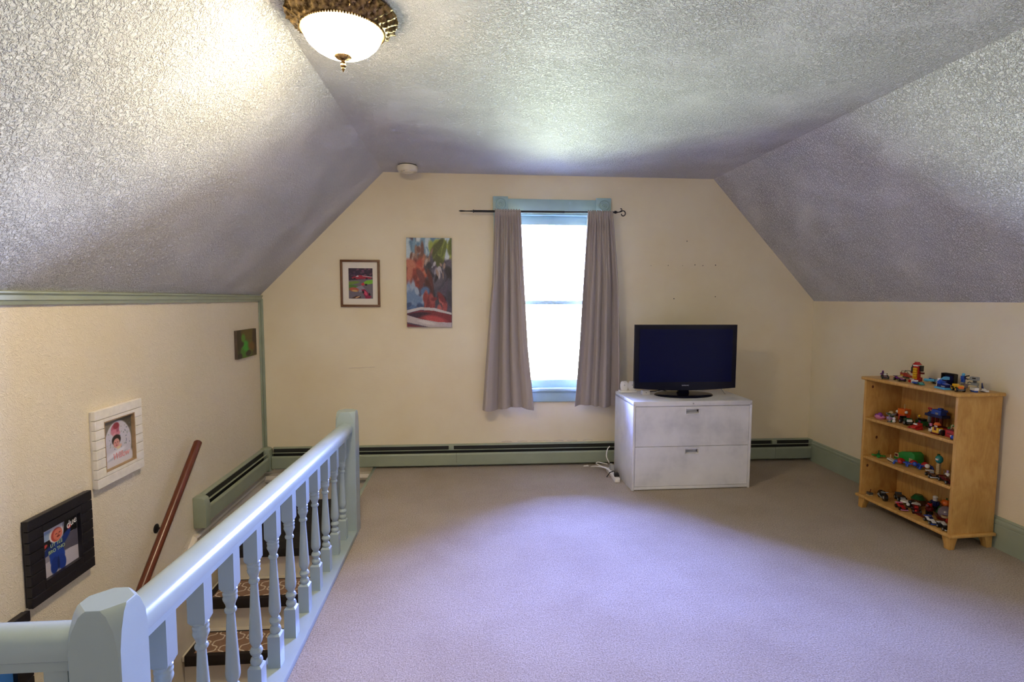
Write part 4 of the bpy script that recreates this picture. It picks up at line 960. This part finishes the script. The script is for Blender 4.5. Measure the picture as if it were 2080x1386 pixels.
for s, e in ((-1, -4.6), (1, 2.2)): P_(t, 'leg', 'grey', ('t', [(0, s*1.0, 2.9), (0.2, (s+e)/2, 2.5), (0.4, e, 0.9), (0.6, e, 0.25)], 0.32))
P_(t, 'arm', 'dkgrey', ('t', [(0, -1, 3.4), (0.6, -2.4, 4.0), (0.8, -3.2, 3.2)], 0.3)); P_(t, 'foot', 'dkred', ('b', 1.2, 1.8, 0, 2.2, 1.6, 0.5))
t = toy_at('toy_capsule', 'small white and blue brick capsule near the bookcase rear corner', 'toy vehicle', 'top', .030, .130, FR+1.3, GT)
P_(t, 'body', 'white', ('b', 0, 0, 0.9, 4.0, 2.2, 1.5)); P_(t, 'base', 'blue', ('b', 0, 0, 0, 3.2, 1.8, 0.9)); P_(t, 'end_cap', 'black', ('b', -2.2, 0, 0.4, 0.6, 1.6, 1.4))
t = toy_at('toy_glider', 'tiny white glider with upright navy fin at the rear corner of the bookcase top', 'toy plane', 'top', .022, .185, FR+1.3, GT)
P_(t, 'body', 'white', ('w', 1.0, 0, 0.4, 3.4, 1.6, 1.4)); P_(t, 'wing', 'white', ('b', 0.4, 0, 0.6, 1.4, 4.0, 0.4)); P_(t, 'fin', 'navy', ('w', -1.2, 0, 0.6, 1.2, 0.6, 4.2)); P_(t, 'skid', 'navy', ('b', -0.8, 0, 0, 3.2, 1.0, 0.5))

# ---- upper shelf
t = toy_at('toy_saucer', 'pink brick saucer with purple studs at the far end of the upper shelf', 'toy spaceship', 'upper', .615, .060, FR, GU)
P_(t, 'hull', 'pink', ('k', 0, 0, 0, 2.0, 1.2, 2.9), ('k', 0, 0, 1.2, 2.9, 0.9, 1.6)); P_(t, 'dome', 'purple', ('o', 0, 0, 2.2, 1.35)); P_(t, 'side_pod', 'purple', ('o', 0.9, 1.6, 1.9, 0.7)); P_(t, 'side_pod', 'purple', ('o', 0.9, -1.6, 1.9, 0.7))
t = toy_at('toy_stand', 'little lilac brick kiosk with flat grey roof and tan dome', 'toy building', 'upper', .575, .105, FR, GU)
P_(t, 'base', 'lilac', ('s', 0.3, 0, 0, 2.2, 2.6, 1.6)); P_(t, 'post', 'dkgreen', ('b', -0.5, 0, 1.6, 1.2, 2.4, 1.2)); P_(t, 'roof', 'grey', ('k', -0.2, 0, 2.8, 2.3, 0.9, 2.6)); P_(t, 'dome', 'tan', ('o', -0.2, 0, 4.0, 1.2, 0.9))
t = toy_at('toy_house', 'orange and coral brick house with antenna and round white lamps', 'toy building', 'upper', .535, .170, FR, GU)
P_(t, 'walls', 'coral', ('b', 0, 0, 0, 3.6, 4.0, 3.6)); P_(t, 'upper_storey', 'orange', ('s', 0, 0, 3.6, 4.0, 4.6, 3.0)); P_(t, 'door', 'pink', ('b', 1.85, 0.6, 0, 0.2, 1.5, 2.4)); P_(t, 'lamp', 'white', ('o', 1.6, 2.9, 5.3, 0.85)); P_(t, 'lamp', 'white', ('o', 1.6, -2.9, 4.6, 0.85)); P_(t, 'antenna', 'tan', ('t', [(0, 0, 6.6), (0, 0, 8.6), (0.2, 0.3, 9.2)], 0.25)); P_(t, 'awning', 'dkred', ('b', 0.6, -2.9, 2.0, 2.4, 1.6, 2.2)); P_(t, 'awning_trim', 'tan', ('b', 0.8, -2.9, 1.6, 2.6, 1.8, 0.4))
t = toy_at('toy_tree', 'thin grey post with a green flat top at the front of the upper shelf', 'toy tree', 'upper', .515, .038, FR, GU)
P_(t, 'base', 'dkgrey', ('c', 0, 0, 0, 0.9, 0.4)); P_(t, 'stem', 'grey', ('c', 0, 0, 0.4, 0.2, 4.0)); P_(t, 'leaf', 'dkgreen', ('k', 0, 0, 4.3, 1.3, 0.6, 0.3))
t = toy_at('toy_stack', 'two stacked white brick balls beside the grey wheel on the upper shelf', 'toy', 'upper', .490, .052, FR, GU)
P_(t, 'ball', 'white', ('o', 0, 0, 0.85, 0.9)); P_(t, 'ball', 'white', ('o', 0, 0, 2.3, 0.8)); P_(t, 'foot', 'dkgreen', ('b', 0, -0.9, 0, 1.4, 0.9, 1.2))
truck('dark green brick buggy with grey wheels on the upper shelf', 'upper', .440, .095, FR+1.25, GU, 'dkgreen', 'white', 'black', 7.8, 1.25, 'grey')
t = toy_at('toy_wagon', 'dark green brick wagon with a yellow-tipped pole on the upper shelf', 'toy vehicle', 'upper', .385, .155, FR+1.3, GU)
P_(t, 'box', 'dkgreen', ('s', 0, 0, 0.6, 5.6, 3.2, 2.2)); P_(t, 'cover', 'black', ('b', 0.6, 0, 2.8, 3.4, 2.6, 1.3)); P_(t, 'pole', 'tan', ('t', [(-0.6, -1.0, 3.0), (-2.0, -1.2, 5.0)], 0.2)); P_(t, 'pole_tip', 'yellow', ('o', -0.5, -1.0, 5.2, 0.7)); P_(t, 'panel', 'purple', ('b', 1.0, -1.65, 2.0, 1.6, 0.12, 1.0)); wheels(t, (-1.8, 1.8), 1.5, 0.7)
t = toy_at('toy_fort', 'blue and dark red brick fort with pillars at the back of the upper shelf', 'toy building', 'upper', .335, .215, FR, GU)
P_(t, 'base', 'dkred', ('b', 0, 0, 0, 4.6, 8.6, 1.0))
for y in (-3.6, -1.4, 1.0, 3.4): P_(t, 'pillar', 'dkred' if y != -3.6 else 'grey', ('b', 0.8, y, 1.0, 1.2, 1.1, 4.6))
P_(t, 'deck', 'navy', ('s', 0, 0, 5.6, 5.0, 10.0, 1.3)); P_(t, 'battlement', 'blue', ('s', 0.2, 1.0, 6.9, 3.6, 5.6, 1.8)); P_(t, 'window', 'grey', ('b', 2.05, 1.6, 7.2, 0.15, 1.6, 1.0)); P_(t, 'roof', 'blue', ('s', 0.2, 1.6, 8.7, 4.2, 5.2, 0.9), ('s', 0.2, 2.0, 9.6, 1.6, 1.8, 0.9)); P_(t, 'side_block', 'blue', ('w', 0.4, -2.8, 6.9, 2.4, 3.0, 1.2)); P_(t, 'flag', 'red', ('b', 0, -4.4, 8.6, 0.3, 2.2, 1.1)); P_(t, 'flag_pole', 'dkred', ('c', 0, -4.6, 6.9, 0.18, 2.8))
t = toy_at('toy_crawler', 'low red brick crawler with a white visor at the front of the upper shelf', 'toy vehicle', 'upper', .315, .055, FR, GU)
P_(t, 'body', 'red', ('w', 0.6, 0, 0.4, 4.4, 3.0, 2.6)); P_(t, 'visor', 'white', ('b', 1.2, 0, 2.2, 0.7, 1.8, 0.7)); P_(t, 'claw', 'red', ('w', 1.2, 2.4, 0, 3.2, 1.2, 1.4)); P_(t, 'claw', 'red', ('w', 1.2, -2.6, 0, 3.2, 1.2, 1.4)); P_(t, 'belly', 'dkred', ('b', 0, 0, 0, 3.6, 2.6, 0.4))
fig('pink and white toy figure with black wheel base on the upper shelf', 'upper', .245, .080, FR, GU, 'white', 'black', 'pink', 'pink', 1.05)
plane('small red brick plane behind the yellow robot on the upper shelf', 'upper', .225, .190, FR+.5, GU, 'red', 'red', 'green', 6.0)
t = toy_at('toy_robot', 'chunky yellow brick robot with orange cap on the upper shelf', 'toy figure', 'upper', .175, .055, FR, GU)
P_(t, 'base', 'dkred', ('b', 0.2, 0, 0, 3.0, 4.2, 0.8)); P_(t, 'body', 'yellow', ('b', 0, 0, 0.8, 2.6, 3.4, 2.6)); P_(t, 'chest_plate', 'dkred', ('b', 1.35, 0, 2.0, 0.15, 1.3, 1.4)); P_(t, 'arm', 'white', ('b', 0.4, 2.2, 0.9, 1.2, 0.9, 2.0)); P_(t, 'arm', 'white', ('b', 0.4, -2.2, 1.6, 1.2, 0.9, 1.4)); P_(t, 'head', 'dkred', ('b', 0, 0, 3.4, 2.0, 2.2, 1.3)); P_(t, 'face_plate', 'tan', ('b', 1.05, 0, 3.7, 0.15, 1.6, 0.7)); P_(t, 'cap', 'orange', ('k', 0.2, 0, 4.7, 1.7, 1.1, 1.0)); P_(t, 'wheel', 'black', ('y', 0.5, 3.2, 1.4, 1.4, 1.0))
t = toy_at('toy_mech', 'green brick flyer with teal helmet and wide wings on the upper shelf', 'toy robot', 'upper', .125, .165, FR, GU)
P_(t, 'leg', 'black', ('b', 0, -0.8, 0, 1.4, 1.0, 2.6)); P_(t, 'leg', 'black', ('b', 0, 0.8, 0, 1.4, 1.0, 2.6)); P_(t, 'torso', 'dkgreen', ('s', 0, 0, 2.6, 2.0, 2.6, 2.4)); P_(t, 'collar', 'green', ('b', 0.2, 0, 4.8, 2.2, 2.8, 0.7)); P_(t, 'head', 'teal', ('b', 0, 0, 5.5, 1.8, 2.0, 1.8)); P_(t, 'ear', 'white', ('b', 0, 1.25, 5.7, 0.9, 0.5, 1.2)); P_(t, 'ear', 'white', ('b', 0, -1.25, 5.7, 0.9, 0.5, 1.2))
for s in (-1, 1): P_(t, 'wing', 'green', ('w', 0.2, s*3.2, 4.2-0.5*(s < 0), 1.6, 4.0, 0.7))
t = toy_at('toy_crate', 'dark red brick crate with a handle near the right panel of the upper shelf', 'toy', 'upper', .095, .075, FR, GU)
P_(t, 'box', 'red', ('b', 0, 0, 0, 3.6, 4.4, 3.4)); P_(t, 'slat', 'dkred', ('b', 1.85, 0, 1.6, 0.15, 2.6, 0.4)); P_(t, 'handle', 'tan', ('t', [(0, -1.0, 3.4), (0, -0.6, 5.6), (0, 0.2, 6.2)], 0.3)); P_(t, 'lid', 'dkred', ('b', 0, 0, 3.4, 3.0, 3.2, 0.6))
t = toy_at('toy_pod', 'tiny blue brick pod at the front right corner of the upper shelf', 'toy vehicle', 'upper', .047, .032, FR, GU)
P_(t, 'shell', 'blue', ('o', 0, 0, 1.1, 1.3, 0.85)); P_(t, 'eye', 'white', ('o', 0.8, -0.7, 1.6, 0.45)); P_(t, 'base', 'navy', ('b', 0, 0, 0, 2.0, 2.0, 0.5))

# ---- middle shelf
plane('small bright green brick plane at the far end of the middle shelf', 'middle', .620, .070, FR+.8, GM, 'green', 'green', 'dkgreen', 6.0, 0.3)
t = toy_at('toy_tent', 'large green brick tent on the middle shelf', 'toy building', 'middle', .500, .190, FR, GM)
MBt = MB().loft([[(x*cm, y*cm, z*cm) for y, z in ((-7.2, 0), (-6.4, 2.6), (-2.0, 5.2), (4.4, 6.6), (6.2, 5.6), (7.0, 0))] for x in (-3.2, 3.0)])
MBt.build('cover', tm('green'), t, bevel=0.006, bseg=3); P_(t, 'doorway', 'tan', ('b', 3.1, 4.6, 0.4, 0.5, 2.2, 2.6)); P_(t, 'sign', 'tan', ('b', 3.2, -4.6, 1.4, 0.4, 2.4, 2.2)); P_(t, 'sign_face', 'dkred', ('b', 3.45, -4.6, 1.9, 0.1, 1.6, 1.2))
t = toy_at('toy_boat', 'flat white brick boat hull in front of the green tent', 'toy boat', 'middle', .520, .075, FR+1.3, GM)
P_(t, 'hull', 'white', ('w', 1.0, 0, 0.5, 6.0, 2.2, 0.9)); P_(t, 'keel', 'black', ('b', 0.4, 0, 0, 5.0, 1.6, 0.5)); P_(t, 'mast', 'tan', ('c', -0.6, 0, 1.0, 0.25, 2.6))
def bug(label, u, v, rot, head):
    t = toy_at('toy_crawler', label, 'toy robot', 'middle', u, v, rot, GM)
    P_(t, 'body', 'red', ('o', 0, 0, 2.4, 1.9, 0.85)); P_(t, 'head', head, ('o', 2.2, 0, 2.5, 1.2)); P_(t, 'belt', 'navy', ('c', -0.3, 0, 1.6, 1.7, 0.7))
    for s in (-1, 1):
        for x in (-1.2, 1.0): P_(t, 'leg', 'blue', ('t', [(x, s*1.0, 2.2), (x, s*2.6, 2.0), (x+0.3, s*3.2, 0.3)], 0.5))
    return t
bug('red and blue crawling brick robot at the front of the middle shelf', .430, .065, FR+.6, 'red')
bug('red and blue brick robot between the two other crawling robots', .375, .105, FR+1.0, 'blue')
bug('red and blue crawling brick robot with a white head on the middle shelf', .325, .140, FR+1.2, 'white')
t = toy_at('toy_post', 'tan brick column topped with a teal and white head on the middle shelf', 'toy tower', 'middle', .245, .155, FR, GM)
for i in range(6): P_(t, 'column_block', 'tan', ('b', 0, 0, 0.9*i, 1.5, 1.6, 0.82))
P_(t, 'head', 'teal', ('o', 0, 0, 7.4, 1.8, 1.2)); P_(t, 'beak', 'white', ('b', 1.4, 0.4, 7.2, 1.2, 1.4, 0.8)); P_(t, 'crest', 'dkgreen', ('b', -0.2, -0.6, 9.0, 1.0, 1.0, 1.0))
t = toy_at('toy_balloon', 'dark red brick balloon on a grey stand at the back of the middle shelf', 'toy', 'middle', .180, .225, FR, GM)
P_(t, 'balloon', 'dkred', ('o', 0, 0, 7.6, 2.9, 1.05)); P_(t, 'pipe', 'grey', ('c', 0.6, 0.4, 0.6, 0.35, 5.0)); P_(t, 'base', 'dkred', ('s', 0, 0, 0, 3.6, 3.6, 1.6)); P_(t, 'gauge', 'white', ('b', 2.2, 0.6, 5.2, 0.2, 0.3, 2.2))
racer('white and brown brick chassis with grey wheels at the front of the middle shelf', 'middle', .190, .050, FR+1.1, GM, 'brown', 'grey', 'white', 7.0)
fig('lilac and white toy figure standing behind the brown chassis', 'middle', .155, .125, FR, GM, 'white', 'white', 'lilac', 'lilac', 1.0, 'grey')
racer('long dark red brick racer at the near end of the middle shelf', 'middle', .085, .045, FR+1.3, GM, 'dkred', 'brown', 'dkred', 8.5)
t = toy_at('toy_tank', 'green and grey brick tank against the right panel of the middle shelf', 'toy vehicle', 'middle', .070, .135, FR+.9, GM)
P_(t, 'hull', 'dkgreen', ('s', 0, 0, 1.0, 5.0, 3.4, 1.6)); P_(t, 'turret', 'grey', ('c', 0, 0, 2.6, 1.3, 1.4)); P_(t, 'barrel', 'dkgrey', ('t', [(1.0, 0, 3.2), (3.6, 0, 3.6)], 0.35)); P_(t, 'track', 'black', ('b', 0, -1.6, 0, 5.4, 0.9, 1.4)); P_(t, 'track', 'black', ('b', 0, 1.6, 0, 5.4, 0.9, 1.4)); P_(t, 'tower', 'green', ('b', -1.6, -0.6, 2.6, 1.2, 1.2, 2.8))

# ---- bottom shelf
t = toy_at('toy_drone', 'tiny dark grey brick drone at the far end of the bottom shelf', 'toy vehicle', 'bottom', .655, .050, FR, GB)
P_(t, 'body', 'dkgrey', ('b', 0, 0, 0.5, 2.2, 2.6, 1.0)); P_(t, 'plate', 'tan', ('b', 0.8, 0.6, 0, 2.2, 2.6, 0.4)); P_(t, 'aerial', 'dkred', ('t', [(0, 0, 1.5), (-0.2, 0.4, 3.4)], 0.2)); P_(t, 'arm', 'black', ('b', 0, -1.8, 0.9, 0.6, 1.6, 0.5))
t = toy_at('toy_motorcycle', 'black brick motorcycle with wide tyres at the front of the bottom shelf', 'toy motorcycle', 'bottom', .565, .070, FR+1.2, GB)
P_(t, 'frame', 'black', ('b', 0, 0, 2.0, 6.0, 1.6, 1.6)); P_(t, 'tank', 'dkgrey', ('o', 0.4, 0, 4.0, 1.4, 0.7)); P_(t, 'seat', 'black', ('w', -1.8, 0, 3.4, 2.6, 1.6, 1.0))
for x in (-3.0, 3.0):
    w_ = P_(t, 'wheel', 'black', ('y', x, 0, 2.0, 2.0, 1.7)); P_(w_, 'hub', 'grey', ('y', x, 0, 2.0, 0.8, 1.9))
P_(t, 'handlebar', 'grey', ('t', [(2.0, -1.8, 4.8), (2.2, 0, 4.6), (2.0, 1.8, 4.8)], 0.22)); P_(t, 'exhaust', 'grey', ('t', [(-3.6, -1.1, 1.8), (1.0, -1.1, 1.4)], 0.35))
truck('black and grey brick truck behind the motorcycle on the bottom shelf', 'bottom', .520, .165, FR+1.1, GB, 'black', 'grey', 'dkgrey', 9.0, 1.4)
t = toy_at('toy_hut', 'dark green low brick hut at the back of the bottom shelf', 'toy building', 'bottom', .440, .222, FR, GB)
P_(t, 'roof', 'dkgreen', ('k', 0, 0, 3.6, 3.6, 2.2, 1.8)); P_(t, 'walls', 'brown', ('b', 0, 0, 0, 4.4, 5.0, 3.6)); P_(t, 'door', 'tan', ('b', 2.25, 0.6, 0, 0.2, 1.4, 2.4))
t = toy_at('toy_glider', 'white and black winged brick glider on the bottom shelf', 'toy plane', 'bottom', .412, .135, FR+.5, GB)
P_(t, 'body', 'black', ('w', 0.6, 0, 1.0, 6.5, 1.8, 1.8)); P_(t, 'wing', 'white', ('k', -0.2, 2.6, 2.2, 2.2, 0.7, 1.9)); P_(t, 'wing', 'white', ('k', -0.2, -2.6, 2.2, 2.2, 0.7, 1.9)); P_(t, 'nose', 'white', ('o', 3.2, 0, 2.2, 0.9)); P_(t, 'tail', 'black', ('b', -2.8, 0, 2.4, 1.0, 3.0, 0.5)); P_(t, 'leg', 'dkgrey', ('b', 0, 0, 0, 2.2, 2.2, 1.0)); P_(t, 'cockpit', 'black', ('o', 0.4, 0, 3.0, 0.9))
racer('glossy red brick car with pink sill at the front of the bottom shelf', 'bottom', .390, .048, FR+1.2, GB, 'red', 'dkred', 'pink', 7.5, 'dkred')
racer('dark red brick car behind the glossy red car on the bottom shelf', 'bottom', .335, .105, FR+.9, GB, 'dkred', 'red', 'dkred', 8.0, 'dkred')
t = toy_at('toy_rider', 'dark red knight figure on a brick horse in the bottom shelf middle', 'toy figure', 'bottom', .285, .150, FR+.4, GB)
P_(t, 'body', 'dkred', ('o', 0, 0, 3.0, 1.9, 0.9)); P_(t, 'leg', 'black', ('c', 1.1, 0.8, 0, 0.45, 2.2)); P_(t, 'leg', 'black', ('c', 1.1, -0.8, 0, 0.45, 2.2)); P_(t, 'leg', 'black', ('c', -1.1, 0.8, 0, 0.45, 2.2)); P_(t, 'leg', 'black', ('c', -1.1, -0.8, 0, 0.45, 2.2)); P_(t, 'neck', 'dkred', ('t', [(1.2, 0, 3.6), (2.2, 0, 5.2), (3.2, 0, 5.4)], 0.7)); P_(t, 'rider', 'red', ('b', -0.2, 0, 4.2, 1.2, 1.8, 1.8)); P_(t, 'helmet', 'black', ('o', -0.2, 0, 6.6, 0.8))
fig('black and white toy bird figure at the back of the bottom shelf', 'bottom', .330, .235, FR, GB, 'black', 'navy', 'white', 'white', 2.1)
t = toy_at('toy_pumpkin', 'orange round brick pumpkin at the back of the bottom shelf', 'toy', 'bottom', .255, .240, FR, GB)
def seg(i, a, r, z): return r*(1+0.06*math.cos(8*a)), z
MB().lathe([(0.006,0.061),(0.020,0.063),(0.030,0.080),(0.020,0.098),(0.004,0.100)], 48, rf=seg).build('shell', tm('orange'), t, smooth=1); P_(t, 'stalk', 'dkgreen', ('c', 0, 0, 8.3, 0.4, 0.9)); P_(t, 'plinth', 'brown', ('s', 0, 0, 0, 4.0, 4.0, 5.0))
t = toy_at('toy_dome', 'large smoky brown dome vehicle at the near end of the bottom shelf', 'toy vehicle', 'bottom', .180, .165, FR, GB)
P_(t, 'hull', 'dkred', ('k', 0, 0, 1.0, 4.4, 1.6, 5.2), ('b', 0, 0, 0, 5.0, 6.0, 1.0)); P_(t, 'dome', 'smoke', ('o', 0, 0, 3.9, 4.0, 0.9)); P_(t, 'ring', 'tan', ('c', 2.6, 1.6, 2.4, 1.7, 1.2)); P_(t, 'ring_core', 'dkred', ('c', 2.7, 1.6, 2.6, 1.1, 1.3)); P_(t, 'fin', 'dkgreen', ('w', 0, -4.6, 1.6, 2.0, 1.4, 4.2)); P_(t, 'pod', 'red', ('o', 3.4, 4.2, 1.8, 1.3))
t = toy_at('toy_sword', 'long flat dark red brick blade lying on the bottom shelf', 'toy', 'bottom', .255, .072, FR+1.45, GB)
P_(t, 'blade', 'dkred', ('w', 1.0, 0, 0, 11.0, 1.6, 0.8)); P_(t, 'guard', 'black', ('b', -4.6, 0, 0, 0.8, 3.4, 1.1)); P_(t, 'grip', 'brown', ('b', -6.0, 0, 0, 2.2, 1.0, 0.9)); P_(t, 'gem', 'red', ('o', -4.6, 0, 1.3, 0.7))
racer('white and blue brick car at the near front of the bottom shelf', 'bottom', .165, .040, FR+1.2, GB, 'white', 'navy', 'blue', 8.0)
racer('white and black brick car in the near front corner of the bottom shelf', 'bottom', .072, .036, FR+1.3, GB, 'black', 'white', 'white', 7.0)
